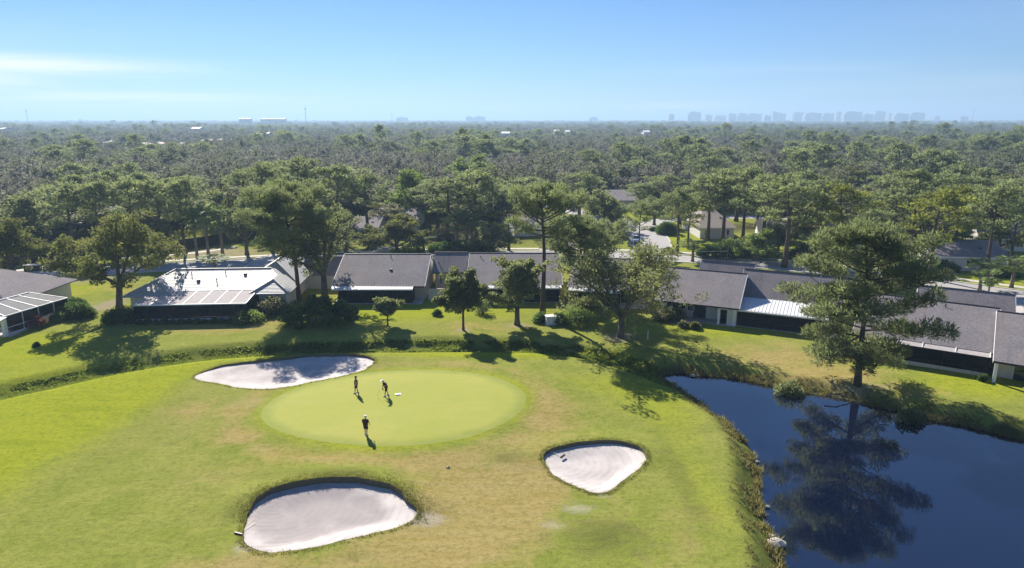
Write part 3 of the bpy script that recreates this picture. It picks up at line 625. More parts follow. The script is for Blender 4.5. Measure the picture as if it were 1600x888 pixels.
def tufts(name, P, hgt, mat, rs, blades=6, w=.05, spread=.5, lift=1.0):
    """many grass blades, uncountable: one object"""
    P = np.asarray(P); n = len(P); idx = np.repeat(np.arange(n), blades); k = len(idx)
    D = unit(np.column_stack([rs.normal(0, spread, k), rs.normal(0, spread, k), np.full(k, lift)])); base = P[idx]+np.column_stack([rs.normal(0, .09, k), rs.normal(0, .09, k), np.full(k, -.02)])
    hh = np.broadcast_to(hgt, n)[idx]*rs.uniform(.5, 1.2, k); V, F = leaf_cards(base, D, hh, w*rs.uniform(.7, 1.4, k), rs); ct = rs.uniform(-.25, .25, n)
    o = bpy.data.objects.new(name, fast_mesh(name, V, F, mat, {'tint': np.clip(.5+ct[idx]+rs.normal(0, .16, k), 0, 1)})); link(o); return o

# ------------------------------------------------------------------ buildings
def gable(mb, x0, x1, y0, y1, yr, z0, z1, zr, t=.16, mi=0):
    """two roof slabs, ridge along x at y=yr; eaves z0 (front) and z1 (back)"""
    mb.slab([(x0, y0, z0), (x1, y0, z0), (x1, yr, zr), (x0, yr, zr)], t, mi)
    mb.slab([(x0, yr+.003, zr-.003), (x1, yr+.003, zr-.003), (x1, y1, z1), (x0, y1, z1)], t, mi); return mb
def hip(mb, x0, x1, y0, y1, ze, zr, axis='x', inset=None, t=.16, mi=0):
    if axis == 'x':
        k = inset if inset is not None else (y1-y0)/2; ym = (y0+y1)/2; a = (x0+k, ym, zr); b = (x1-k, ym, zr)
        mb.slab([(x0, y0, ze), (x1, y0, ze), b, a], t, mi); mb.slab([(x1, y1, ze), (x0, y1, ze), a, b], t, mi); mb.slab([(x0, y1, ze), (x0, y0, ze), a], t, mi); mb.slab([(x1, y0, ze), (x1, y1, ze), b], t, mi)
    else:
        k = inset if inset is not None else (x1-x0)/2; xm = (x0+x1)/2; a = (xm, y0+k, zr); b = (xm, y1-k, zr)
        mb.slab([(x1, y0, ze), (x1, y1, ze), b, a], t, mi); mb.slab([(x0, y1, ze), (x0, y0, ze), a, b], t, mi); mb.slab([(x0, y0, ze), (x1, y0, ze), a], t, mi); mb.slab([(x1, y1, ze), (x0, y1, ze), b], t, mi)
    return mb
def window(parent, x0, x1, z0, z1, y, face=-1, mullions=1):
    w = MB(); f = .07
    w.box(x0, x1, y-.03, y+.05, z0, z0+f).box(x0, x1, y-.03, y+.05, z1-f, z1).box(x0, x0+f, y-.03, y+.05, z0+f, z1-f).box(x1-f, x1, y-.03, y+.05, z0+f, z1-f)
    for i in range(mullions): xm = x0+(x1-x0)*(i+1)/(mullions+1); w.box(xm-.025, xm+.025, y-.02, y+.04, z0+f, z1-f)
    o = w.build('window', M['white'], parent); MB().box(x0+f*.5, x1-f*.5, y, y+.02, z0+f*.5, z1-f*.5).build('pane', M['glass'], o); return o
def side_window(parent, x, y0, y1, z0, z1):
    w = MB(); f = .07; w.box(x-.05, x+.03, y0, y1, z0, z0+f).box(x-.05, x+.03, y0, y1, z1-f, z1).box(x-.05, x+.03, y0, y0+f, z0+f, z1-f).box(x-.05, x+.03, y1-f, y1, z0+f, z1-f)
    o = w.build('window', M['white'], parent); MB().box(x-.02, x, y0+f*.5, y1-f*.5, z0+f*.5, z1-f*.5).build('pane', M['glass'], o); return o
def vents(parent, pts):
    for i, (x, y, z) in enumerate(pts):
        if i % 2 == 0: MB().tube([(x, y, z-.15), (x, y, z+.42)], [.07, .07], 8).build('vent_pipe', M['dark'], parent)
        else: MB().box(x-.22, x+.22, y-.2, y+.2, z-.12, z+.16).build('roof_vent', M['dark'], parent)
def pan_awning(parent, x0, x1, ye, yo, z0, z1):
    """ribbed white metal awning from wall line ye out to yo"""
    a = MB(); a.slab([(x0, yo, z1), (x1, yo, z1), (x1, ye, z0), (x0, ye, z0)], .07)
    n = max(3, int((x1-x0)/.45))
    for i in range(n+1):
        x = x0+(x1-x0)*i/n; a.bar((x, yo+.01, z1+.02), (x, ye, z0+.02), .05, .06)
    a.box(x0-.01, x1+.01, yo-.05, yo, z1-.16, z1+.03); return a.build('awning', M['pan'], parent)
def screen_porch(parent, x0, x1, yf, yb, zt, n, post='dark', knee=.0, kneemat='cream'):
    po = MB(); w = .07
    for i in range(n+1):
        x = x0+(x1-x0)*i/n; po.box(x-w/2, x+w/2, yf-w/2, yf+w/2, 0, zt)
    po.box(x0, x1, yf-.03, yf+.03, zt-.08, zt).box(x0, x1, yf-.028, yf+.028, max(knee, .85), max(knee, .85)+.07)
    po.build('porch_frame', M[post], parent)
    if knee: MB().box(x0, x1, yf-.1, yf+.1, 0, knee).build('knee_wall', M[kneemat], parent)
    pm = None
    for i in range(n):
        a = x0+(x1-x0)*i/n+w/2; b = x0+(x1-x0)*(i+1)/n-w/2
        MB().box(a, b, yf-.008, yf+.008, max(knee, .02), zt-.09).build('screen_panel', M['screen'], parent)
    for x in (x0, x1): MB().box(x-.008, x+.008, yf+w/2, yb-w/2, .02, zt-.09).build('screen_panel', M['screen'], parent)

def villa(label, ox, oy, rot, W, run, zr, back=7.0, ze=2.65, right_gable='offwhite', left_gable='offwhite', porch=None, awning=None, wall='cream', group='attached villas behind the green', vent=((3, 5), (9, 3)), rake=True, roof='shingle', windows=((1.0, 2.4),), base=0.0, wing=None, roof_extra=None):
    """local x along the pond side, y away from the pond; main gable ridge along x"""
    o = empty('villa', (ox, oy, base), R(rot), label, 'house', group)
    wl = MB(); y0 = .7; yb = run+back-.7; wl.box(.25, W-.25, y0+1.8, yb, 0, ze-.05)
    def roofz(y): return ze+(zr-ze)*y/run if y <= run else zr-(zr-ze)*(y-run)/back
    wo = wl.build('wall', M[wall], o)
    for x, mat, nm in ((W-.25, right_gable, 'gable_wall'), (.25, left_gable, 'gable_wall')):
        g = MB(); d = .06 if x > 1 else -.06; prof = [(y0+1.8, ze-.05), (yb, ze-.05), (run, zr-.22)]
        vs = [(x-.001*d, y, z) for y, z in prof]+[(x+d, y, z) for y, z in prof]; g.add(vs, [(0, 1, 2), (5, 4, 3), (0, 3, 4, 1), (1, 4, 5, 2), (2, 5, 3, 0)]); g.build(nm, M[mat], o)
    r = MB(); gable(r, 0, W, 0, run+back, run, ze, ze, zr); ro = r.build('roof', M[roof], o)
    rc = MB(); rc.bar((0.02, run, zr+.02), (W-.02, run, zr+.02), .28, .06); rc.build('ridge_cap', M['dark'], ro)
    MB().box(.02, W-.02, -.06, -.005, ze-.22, ze-.02).build('fascia', M['dark'], ro)
    if rake:
        for x in (W+.02, -.02):
            q = MB(); q.bar((x, 0, ze-.14), (x, run, zr-.14), .05, .30); q.bar((x, run, zr-.14), (x, run+back, ze-.14), .05, .30); q.build('rake_board', M['white'], ro)
    vents(ro, [(x, y, roofz(y)) for x, y in vent])
    for a, b in windows: window(o, a, b, .9, 2.2, y0+1.8-.03)
    if porch: screen_porch(o, porch[0], porch[1], porch[2], y0+1.75, ze-.25, porch[3], porch[4] if len(porch) > 4 else 'dark', porch[5] if len(porch) > 5 else 0)
    if awning: pan_awning(o, awning[0], awning[1], .05, awning[2], ze-.02, ze-.28)
    # sliding glass doors at the back of the porch
    for k in range(int((W-4)//3)):
        x = 2+k*3; fr = MB(); fr.box(x, x+.06, y0+1.72, y0+1.79, 0, 2.1).box(x+1.9, x+1.96, y0+1.72, y0+1.79, 0, 2.1).box(x+.06, x+1.9, y0+1.72, y0+1.79, 2.04, 2.1); d_ = fr.build('glass_door', M['white'], o); MB().box(x+.06, x+1.9, y0+1.745, y0+1.765, 0.02, 2.04).build('pane', M['glass'], d_)
    # soil and patio slab
    MB().box(.4, W-.4, -.2 if not porch else porch[2]-.3, y0+1.8, -.3, .06).build('patio_slab', M['concrete'], o)
    return o

V1 = villa('dark grey villa left of centre with a white gable wall and long white awning', -28.2, 103.4, 0, 14.6, 9.6, 5.9, awning=(.2, 12.8, -1.0), porch=(1.2, 12.6, -.6, 5), right_gable='white', vent=((8, 8.4), (8.6, 4.6)))
V2 = villa('grey villa with awning porch behind the two middle lawn trees', -7.2, 104.2, 0, 15.2, 9.6, 5.9, awning=(.2, 14.9, -1.0), porch=(2.4, 14.6, -.6, 6), vent=((2, 8), (11, 5)))
V2b = villa('narrow recessed villa section with pinkish wall and two small dark windows', -13.2, 109.6, 0, 5.7, 4.6, 5.95, ze=3.45, windows=((1.0, 1.5), (2.4, 3.3)), rake=False, vent=((1, 2),), back=6)
V3 = villa('grey villa roof mostly hidden behind the big spreading oak', 8.6, 103.0, -14, 13.0, 9.0, 5.7, awning=(.3, 8.0, -1.0), porch=(.6, 8, -.6, 4), vent=((6, 6), (9, 4)))
R1 = villa('grey villa with a pale open porch right of the spreading oak', 20.6, 95.0, -24, 11.6, 8.8, 5.75, right_gable='greywall', windows=((1.2, 2.6), (4.2, 5.2)), vent=(), wall='offwhite')
R2 = villa('recessed grey villa with ribbed white awning left of the pondside pine', 33.3, 97.3, -25, 14.0, 5.2, 5.75, left_gable='greywall', awning=(-1.6, 12.5, -6.9), porch=(-1.4, 12.2, -6.5, 6), vent=((9.5, 4.6), (8.6, 2.4)))
S1 = villa('large purplish grey villa roof right of the pondside pine with screened porch', 41.6, 79.8, -33, 14.8, 9.2, 5.75, porch=(1, 14, -1.1, 6, 'dark', .55), vent=((9.2, 8.0), (8.6, 5.2)), windows=())
S2 = villa('nearest villa at the right edge with a white post and open porch', 51.9, 69.6, -34, 13.0, 10.6, 5.75, left_gable='shingle', right_gable='cream', vent=(), windows=((5, 6.5),))
# columns of the open porches
for par, xs, zz in ((R1, (8.9, 11.0), 2.4), (S2, (.35, 5.0, 9.0, 12.6), 2.4)):
    for x in xs: MB().box(x-.16, x+.16, .25, .57, 0, zz).build('porch_column', M['white'], par)
MB().box(10.0, 11.3, .3, .5, 0, 2.4).build('porch_wall', M['offwhite'], R1)
MB().box(.6, 4.2, 1.9, 2.1, 0, 1.3).build('porch_wall', M['cream'], R1)
# white eave brackets over the S1 screen
for x in (1, 4.25, 7.5, 10.75, 14): MB().bar((x, -1.1, 2.38), (x, -.02, 2.66), .09, .12).build('bracket', M['white'], S1)
MB().slab([(1, -1.1, 2.40), (14, -1.1, 2.40), (14, -.07, 2.60), (1, -.07, 2.60)], .03).build('porch_roof_screen', M['screen_roof'], S1)
# courtyard walls between units
cw = MB(); cw.box(0, 5.8, 0, .2, 0, 1.75).box(-.03, 5.83, -.03, .23, 1.75, 1.84); tag(cw.build('courtyard_wall', M['cream']), 'cream courtyard wall between the white gable and the small tree', 'wall').location = (-13.3, 104.9, 0)
# rear garages
def garage(label, ox, oy, rot, W, D, zr, ze=2.5, right='offwhite', left='offwhite'):
    o = empty('garage', (ox, oy, 0), R(rot), label, 'garage', 'garage wings behind the villas')
    MB().box(.25, W-.25, .3, D-.3, 0, ze-.05).build('wall', M['offwhite'], o)
    for x, mat in ((W-.25, right), (.25, left)):
        d = .05 if x > 1 else -.05; prof = [(.3, ze-.05), (D-.3, ze-.05), (D/2, zr-.2)]; g = MB(); g.add([(x, y, z) for y, z in prof]+[(x+d, y, z) for y, z in prof], [(0, 1, 2), (5, 4, 3), (0, 3, 4, 1), (1, 4, 5, 2), (2, 5, 3, 0)]); g.build('gable_wall', M[mat], o)
    r = MB(); gable(r, 0, W, 0, D, D/2, ze, ze, zr); ro = r.build('roof', M['shingle'], o); MB().bar((.02, D/2, zr+.02), (W-.02, D/2, zr+.02), .26, .05).build('ridge_cap', M['dark'], ro)
    for x in (W+.02, -.02):
        q = MB(); q.bar((x, 0, ze-.12), (x, D/2, zr-.12), .05, .24); q.bar((x, D/2, zr-.12), (x, D, ze-.12), .05, .24); q.build('rake_board', M['white'], ro)
    dr = MB().box(W*.3, W*.75, D-.29, D-.22, 0, 2.1).build('garage_door', M['white'], o)
    for k in range(1, 4): MB().box(W*.3, W*.75, D-.219, D-.205, 2.1*k/4-.02, 2.1*k/4+.02).build('door_groove', M['dark'], dr)
    return o
garage('grey garage roof with pale right gable behind the pale porch villa', 30.5, 109.5, -24, 8.6, 7.0, 4.9)
garage('grey garage roof striped by pine shadows beyond the large right villa', 57.2, 93.2, -30, 11.5, 7.0, 4.6)
garage('small roof corner at the right frame edge above the nearest villa', 68.5, 83.0, -34, 9, 8, 5.2)
garage('grey roof end showing between the ivy pine trunk and the left villa', -35.5, 112.0, 0, 6.4, 7, 5.0)

# white tile house with screened lanai
wh = empty('tile_roof_house', (-53.1, 92.5, 0), R(4.0), 'white tiled hip-roof house with screened lanai behind the left lawn', 'house')
wb = MB(); wb.box(-2.8, 19.6, 7.0, 18.0, 0, 2.65).box(-2.8, 2.8, 5.0, 7.0, 0, 2.65).box(15.6, 19.6, 5.4, 7.0, 0, 2.65).box(12.6, 19.8, 18, 25, 0, 2.65); wb.build('wall', M['offwhite'], wh)
rf = MB(); hip(rf, -3.4, 20.2, 6.2, 18.6, 2.7, 5.0, 'x', 4.4); main_roof = rf.build('roof', M['tile'], wh)
rf = MB(); hip(rf, -3.5, 3.6, 4.0, 15, 2.78, 4.45, 'y', 3.4); rf.build('roof', M['tile'], wh)
rf = MB(); hip(rf, 14.4, 20.4, 4.4, 14, 2.78, 4.35, 'y', 3.0); rf.build('roof', M['tile'], wh)
rf = MB(); hip(rf, 11.4, 20.6, 10, 26.5, 2.75, 5.7, 'y', 4.6); rf.build('roof', M['tile'], wh)
rc = MB(); rc.bar((1.0, 12.4, 5.03), (15.8, 12.4, 5.03), .26, .10).bar((-3.4, 6.2, 2.74), (1.0, 12.4, 5.02), .22, .09).bar((16, 14.6, 5.72), (16, 21.9, 5.72), .26, .1).bar((11.4, 10, 2.8), (16, 14.6, 5.72), .2, .09).bar((20.6, 10, 2.8), (16, 14.6, 5.72), .2, .09)
rc.bar((-3.5, 4, 2.82), (.05, 7.4, 4.47), .2, .09).bar((3.6, 4, 2.82), (.05, 7.4, 4.47), .2, .09).bar((14.4, 4.4, 2.82), (17.4, 7.4, 4.37), .2, .09).bar((20.4, 4.4, 2.82), (17.4, 7.4, 4.37), .2, .09); rc.build('ridge_tiles', M['tile'], main_roof)
vents(main_roof, [(4, 11.0, 4.5), (5.6, 9.2, 3.85), (9.0, 11.4, 4.65), (12.2, 10.8, 4.4), (8.4, 9.0, 3.8)])
gt = MB(); gt.box(3.6, 14.4, 6.08, 6.19, 2.55, 2.71); gt.build('gutter', M['dark'], main_roof)
# lanai
lan = MB(); n = 7; LW = 15.3
for i in range(n+1): x = LW*i/n; lan.bar((x, 0, 2.5), (x, 6.15, 2.98), .10, .12)
lan.bar((0, 0, 2.5), (LW, 0, 2.5), .12, .16); lan.bar((0, 6.15, 2.98), (LW, 6.15, 2.98), .10, .12); lo = lan.build('lanai_frame', M['white'], wh)
for i in range(n):
    a = LW*i/n+.05; b = LW*(i+1)/n-.05; MB().slab([(a, .06, 2.52), (b, .06, 2.52), (b, 6.1, 2.97), (a, 6.1, 2.97)], .012).build('screen_panel', M['screen_roof'], wh)
screen_porch(wh, 0, LW, 0, 6.9, 2.45, 9, 'dark', .5, 'white')
MB().box(0, LW, 0, 7.0, -.2, .05).build('patio_slab', M['concrete'], wh)
for a, b in ((3, 5), (7, 9), (11, 13)): window(wh, a, b, .4, 2.2, 6.96)
window(wh, 16.6, 18.2, 1.0, 2.1, 5.36)

# left edge house with its pool cage
lh = empty('pool_cage_house', (-69.5, 86.2, 0), R(0), 'grey-roofed house with white-framed pool cage at the left edge', 'house')
cg = MB(); A = (2.4, .6); Bp = (4.6, 10.2)   # visible cage side from front corner to rear corner
def at_side(t, z, off=0.0): return (A[0]+(Bp[0]-A[0])*t-off, A[1]+(Bp[1]-A[1])*t, z)
n = 4
for i in range(n+1):
    t = i/n; cg.bar(at_side(t, 0), at_side(t, 2.6), .10); cg.bar(at_side(t, 2.6), at_side(t*.72+.14, 3.75, 4.2), .09)
cg.bar(at_side(0, 2.6), at_side(1, 2.6), .12); cg.bar(at_side(0, 1.0), at_side(1, 1.0), .08); cg.bar(at_side(0, .12), at_side(1, .12), .12, .2); cg.bar(at_side(.14, 3.75, 4.2), at_side(.86, 3.75, 4.2), .16)
cg.bar(at_side(0, 2.6), (-6, -.4, 2.6), .12); cg.bar(at_side(0, 1.0), (-6, -.4, 1.0), .08); cg.bar((-2, .1, 0), (-2, .1, 2.6), .1); cg.bar(at_side(1, 2.6), (-5, 12.0, 2.9), .1); cg.build('cage_frame', M['white'], lh)
for i in range(n):
    p = [at_side(i/n, .1), at_side((i+1)/n, .1), at_side((i+1)/n, 2.55), at_side(i/n, 2.55)]
    MB().add(p+[(q[0]-.01, q[1], q[2]) for q in p], [(0, 1, 2, 3), (7, 6, 5, 4)]).build('screen_panel', M['screen'], lh)
    ta, tb = i/n, (i+1)/n; p = [at_side(ta, 2.6), at_side(tb, 2.6), at_side(tb*.72+.14, 3.75, 4.2), at_side(ta*.72+.14, 3.75, 4.2)]; MB().slab(p, .012).build('roof_screen_panel', M['screen_pale'], lh)
p = [(-6, -.4, 2.6), at_side(0, 2.6), at_side(.14, 3.75, 4.2), (-6, 2, 3.75)]; MB().slab(p, .012).build('roof_screen_panel', M['screen_pale'], lh)
MB().box(-12, 3.4, -.1, 10.5, -.2, .05).build('pool_deck', M['concrete'], lh); MB().box(-14, -1.2, 7.2, 20, 0, 2.7).build('wall', M['offwhite'], lh)
r = MB(); hip(r, -16, -.5, 5.4, 21, 2.85, 6.0, 'y', 6.2); r.build('roof', M['shingle'], lh)
MB().box(2.3, 2.75, -.2, .3, 0, 2.6).build('corner_post', M['white'], lh)
MB().slab([(-6, -1.6, 2.45), (3.0, -1.6, 2.45), (3.0, .2, 2.62), (-6, .2, 2.62)], .1).build('awning', M['pan'], lh)

# houses among the trees
def house(label, px0, px1, py_ridge, py_eave, zr=5.2, ze=2.8, roof='shingle', wall='offwhite', rot=0, depth=None, hipped=False, group='houses among the trees'):
    """ridge and eave rows give the distance; walls stand on the ground below"""
    xm = (px0+px1)/2; ex, ey = G(xm, py_eave, ze); rx, ry = G(xm, py_ridge, zr); run = max(3.5, min(9.5, ry-ey)); W = width_at(ey, px1-px0); D = depth or 2*run
    o = empty('house', (ex, ey, 0), R(rot), label, 'house', group); x0, x1 = -W/2, W/2
    MB().box(x0+.5, x1-.5, .6, D-.6, 0, ze-.05).build('wall', M[wall], o); r = MB()
    if hipped: hip(r, x0, x1, 0, D, ze, zr, 'x', min(D/2, W/2-.5)*.8)
    else:
        gable(r, x0, x1, 0, D, D/2, ze, ze, zr); g = MB()
        for x, d in ((x1-.5, .05), (x0+.5, -.05)):
            prof = [(.6, ze-.05), (D-.6, ze-.05), (D/2, zr-.25)]; g = MB(); g.add([(x, y, z) for y, z in prof]+[(x+d, y, z) for y, z in prof], [(0, 1, 2), (5, 4, 3), (0, 3, 4, 1), (1, 4, 5, 2), (2, 5, 3, 0)]); g.build('gable_wall', M[wall], o)
    ro = r.build('roof', M[roof], o); MB().box(x0+.02, x1-.02, -.06, -.004, ze-.24, ze-.02).build('fascia', M['white'], ro)
    k = max(1, int(W/4.5))
    for i in range(k):
        xx = x0+W*(i+.5)/k; window(o, xx-.7, xx+.7, .9, 2.2, .57)
    dx = x0+W*.5+1.3; d = MB().box(dx, dx+.95, .545, .60, 0, 2.05).build('door', M['white'], o); MB().box(dx+.1, dx+.16, .51, .545, .95, 1.05).build('handle', M['dark'], d)
    vents(ro, [(x0+W*.3, D*.3, ze+(zr-ze)*.6), (x0+W*.7, D*.25, ze+(zr-ze)*.5)]); return o
house('grey roof house above the olive tree left of centre', 582, 652, 321, 346)
house('low grey roof wing left of the grey house in the trees', 545, 592, 338, 356, 4.6)
house('tan roof house left of the round dark tree', 868, 920, 336, 358, 5.0, roof='shingle_tan', rot=-28)
house('tan roof house behind the tall bare-trunked pine', 800, 862, 328, 352, 5.4, roof='shingle_tan', rot=12)
house('grey roof house with two pale skylights above the round dark tree', 950, 998, 296, 313, 5.2)
house('tan roof house deep in the wood above the grey roof', 1018, 1060, 272, 285, 5.2, roof='shingle_tan', rot=25)
house('tan hip roof house behind the leaning pines right of the street', 1092, 1152, 322, 356, 6.2, roof='shingle_tan', hipped=True)
house('tan roof house further right behind the pines', 1185, 1240, 345, 362, 5.0, roof='shingle_tan', rot=-10)
house('pale roof house behind the yellow pine', 1296, 1352, 349, 366, 5.0, roof='shingle_tan', rot=-12)
house('long mauve grey roof house with pale walls at the right', 1462, 1578, 374, 402, 5.0, rot=-8)
house('upper grey roof house at the right frame edge', 1535, 1660, 349, 374, 6.0, rot=-8)
house('small tan roof glimpsed in the wood right of centre', 1360, 1392, 301, 311, 5.2, roof='shingle_tan')

# far town: tan and white roofs in the wood, masts, skyline
def far_block(name, label, cat, px0, px1, py_top, y, mat, group=None, steps=1, z0=0.0, roofmat=None):
    h = top_height(y, py_top); xa = (px0-800)/FPX*(y*math.cos(PITCH)+CAMH*math.sin(PITCH)); xb = (px1-800)/FPX*(y*math.cos(PITCH)+CAMH*math.sin(PITCH)); W = xb-xa
    o = empty(name, ((xa+xb)/2, y, 0), 0, label, cat, group); return o, W, h
rs = random.Random(11)
for i, (a, b, pt, y, lab) in enumerate(((163,176,206,640,'small tan roof at the far left clearing'),(193,212,212,560,'leftmost tan roof of the pale far cluster'),(212,232,205,585,'tan roof with taller ridge in the pale far cluster'),(236,252,210,600,'tan roof in the middle of the pale far cluster'),(268,290,208,590,'wide tan roof right in the pale far cluster'),(312,335,201,690,'far tan roof left of the long pale roofs'),(336,366,202,700,'far long tan roof of the pale cluster'))):
    o, W, h = far_block('far_house', lab, 'house', a, b, pt, y, None, 'pale roofs in the far clearing'); h = min(8.5, max(5, h)); MB().box(-W/2, W/2, 0, 14, 0, h*.8).build('wall', M['offwhite'], o)
    r = MB(); hip(r, -W/2-.6, W/2+.6, -.6, 14.6, h*.8, h, 'x', 4, .3); r.build('roof', M['far_tan'], o)
    for k in range(3): MB().box(-W/2+W*(k+.3)/3, -W/2+W*(k+.7)/3, -.05, .05, 1, 2.4).build('window', M['glass'], o)
for a, b, pt, y, lab in ((374,392,185.6,2600,'long low white warehouse at the left horizon'),(408,446,185.8,2650,'longer white warehouse right of its neighbour on the horizon'),(400,418,209,900,'white roof in the wood below the horizon warehouse'),(424,440,213,860,'wide white roof in the wood left of centre'),(300,312,195,1150,'small white roof in the far wood left'),(0,6,195,1100,'white roof at the far left frame edge'),(866,874,205,950,'tiny white roof in the wood right of centre'),(884,892,205.5,960,'second tiny white roof in the wood right of centre'),(1006,1016,206,900,'white roof near the centre right of the far wood'),(784,796,208,800,'white roof in the wood at the picture centre')):
    o, W, h = far_block('far_building', lab, 'building', a, b, pt, y, None, 'white roofs in the far wood'); h = min(13 if y < 2000 else 40, max(h, 6)); MB().box(-W/2, W/2, 0, 22, 0, h-.5).build('wall', M['far_white'], o); r = MB(); gable(r, -W/2-.5, W/2+.5, -.5, 22.5, 11, h-.5, h-.5, h+1.5, .3); r.build('roof', M['far_white'], o)
    MB().box(-W*.1, W*.1, -.06, .05, 0, min(4, h*.6)).build('door', M['glass'], o)
sky_list = [(1045,1053,179),(1076,1095,175.5),(1102,1112,180),(1118,1136,181),(1138,1150,178),(1153,1166,177.5),(1168,1190,178),(1194,1204,181),(1207,1214,175),(1214,1227,177.5),(1240,1257,176),(1259,1283,177),(1286,1302,177.5),(1306,1317,175.5),(1320,1346,175),(1349,1364,179),(1367,1382,174.5),(1388,1398,178),(1399,1419,178),(1423,1444,176.5),(1460,1468,182),(1500,1512,182.5),(728,740,183),(742,758,182.5),(922,934,183.5),(620,636,184)]
TORD = 'first second third fourth fifth sixth seventh eighth ninth tenth eleventh twelfth thirteenth fourteenth fifteenth sixteenth seventeenth eighteenth nineteenth twentieth twenty-first twenty-second'.split()
for i, (a, b, pt) in enumerate(sky_list):   # far towers
    y = 5200+(i*37 % 7)*90; o, W, h = far_block('tower_block', None, 'tower block', a, b, pt, y, None, 'hazy towers on the skyline')
    o['label'] = ((TORD[i]+' hazy tower block from the left on the right-hand skyline') if a > 1000 else ('low hazy block on the horizon '+['far left of the skyline, left one of a pair', 'far left of the skyline, right one of a pair', 'just left of the right-hand skyline', 'left of the picture centre'][i-22]))
    D = 60; MB().box(-W/2, W/2, 0, D, 0, h).build('wall', M['skyline'], o); MB().box(-W*.3, W*.1, D*.3, D*.7, h, h+5).build('roof_plant', M['skyline'], o)
    if W > 60: MB().box(-W/2-8, -W/2-.05, 4, D-4, 0, h*.8).build('side_wing', M['skyline'], o)
    for k in range(int(h//14)): MB().box(-W/2+3, W/2-3, -.6, -.02, 6+k*14, 11+k*14).build('window_band', M['tower_glass'], o)
for px, pt, y, lab in ((479,169,1900,'tallest thin mast on the horizon left of centre'),(45,172,2300,'thin mast on the far left horizon'),(613,178,2500,'short thin mast on the horizon at centre left'),(1518,171,3000,'thin mast on the horizon at the right')):
    o, W, h = far_block('radio_mast', lab, 'mast', px-1, px+1, pt, y, None, 'masts on the horizon'); MB().tube([(0, 0, 0), (0, 0, h)], [.9, .5], 6).build('pole', M['far_white'], o); MB().box(-1.6, 1.6, -.6, .6, h*.93, h).build('antenna_head', M['far_white'], o)

# fence along the field
fence_line = resample(np.array([G(-60,432), G(0,421), G(80,409), G(160,400), G(240,396), G(300,389), G(370,378), G(420,371)]), 2.4)
fo = empty('field_fence', (fence_line[0][0], fence_line[0][1], 0), 0, 'long dark screening fence beside the yellow field at the left', 'fence')
pm = MB().box(0, 1, -.03, .03, .05, 2.3).box(0, 1, -.05, .05, 2.3, 2.38).mesh('fence_panel', M['fence']); qm = MB().box(-.06, .06, -.06, .06, 0, 2.45).mesh('post', M['dark'])
for i in range(len(fence_line)-1):
    a, b = fence_line[i], fence_line[i+1]; d = b-a; o = bpy.data.objects.new('panel', pm); link(o, fo); o.location = (a[0]-fo.location.x, a[1]-fo.location.y, 0); o.rotation_euler.z = math.atan2(d[1], d[0]); o.scale.x = np.hypot(*d)
    o = bpy.data.objects.new('post', qm); link(o, fo); o.location = (a[0]-fo.location.x, a[1]-fo.location.y, 0)
fside = resample(np.array([G(-60,440), G(0,428), G(80,415), G(160,405), G(240,400), G(300,396), G(370,386)]), 3); strip(fside, -.8, .8, .034, 'footpath', M['concrete'])

# ------------------------------------------------------------------ near trees, each grown on its own
def hero(name, kind, px, py, py_top, wpx, label, seed, **kw):
    x, y = G(px, py); H = top_height(y, py_top); return put_tree(name, grow(kind, H, width_at(y, wpx), seed, **kw), x, y, label)
hero('oak_tree', 'oak', 187, 486, 338, 188, 'large olive-leaved oak beside the white tiled house', 5, base_frac=.28, mat=M['oak_olive'], lean=(1.2, 0), sparse=1.9)
hero('oak_tree', 'oak', 30, 446, 345, 110, 'leaning oak with dark trunk at the far left edge', 8, base_frac=.34, mat=M['oak_olive'], lean=(-2.0, 0), sparse=1.5)
hero('pine_tree', 'pine', 468, 473, 288, 165, 'very tall broad pine with an ivy-wrapped trunk over a dark shrub mound', 12, base_frac=.36, sparse=1.7, lean=(-1.2, 0))
hero('oak_tree', 'thin', 508, 470, 322, 120, 'grey-green tree leaning over the left villa roof', 14, base_frac=.28, mat=M['oak'])
hero('young_tree', 'oak', 606, 510, 468, 38, 'smallest young tree standing alone on the back lawn', 15, base_frac=.42, thick=.55)
hero('young_tree', 'round', 724, 516, 422, 66, 'upright young tree with slim trunk on a mulch ring in the lawn', 16, base_frac=.34, thick=.5)
hero('oak_tree', 'oak', 808, 507, 400, 84, 'dark thick-trunked oak in front of the middle awning porch', 17, base_frac=.30, mat=M['oak'], sparse=1.4)
hero('pine_tree', 'pine', 848, 492, 288, 138, 'tall bare-trunked pine with a flat open crown at the centre', 18, base_frac=.60, sparse=.8)
hero('pine_tree', 'pine', 905, 470, 342, 120, 'mid-height pine between the centre pine and the spreading oak', 19, base_frac=.45)
hero('oak_tree', 'oak', 970, 527, 384, 275, 'widest spreading grey-green oak with a thick dark trunk at the pond inlet', 20, base_frac=.20, sparse=1.15, mat=M['oak_mix'])
hero('pine_tree', 'pine', 1340, 600, 352, 250, 'nearest big pine on the pond bank, reflected in the water', 23, base_frac=.17, sparse=1.6, lean=(-.9, 0))

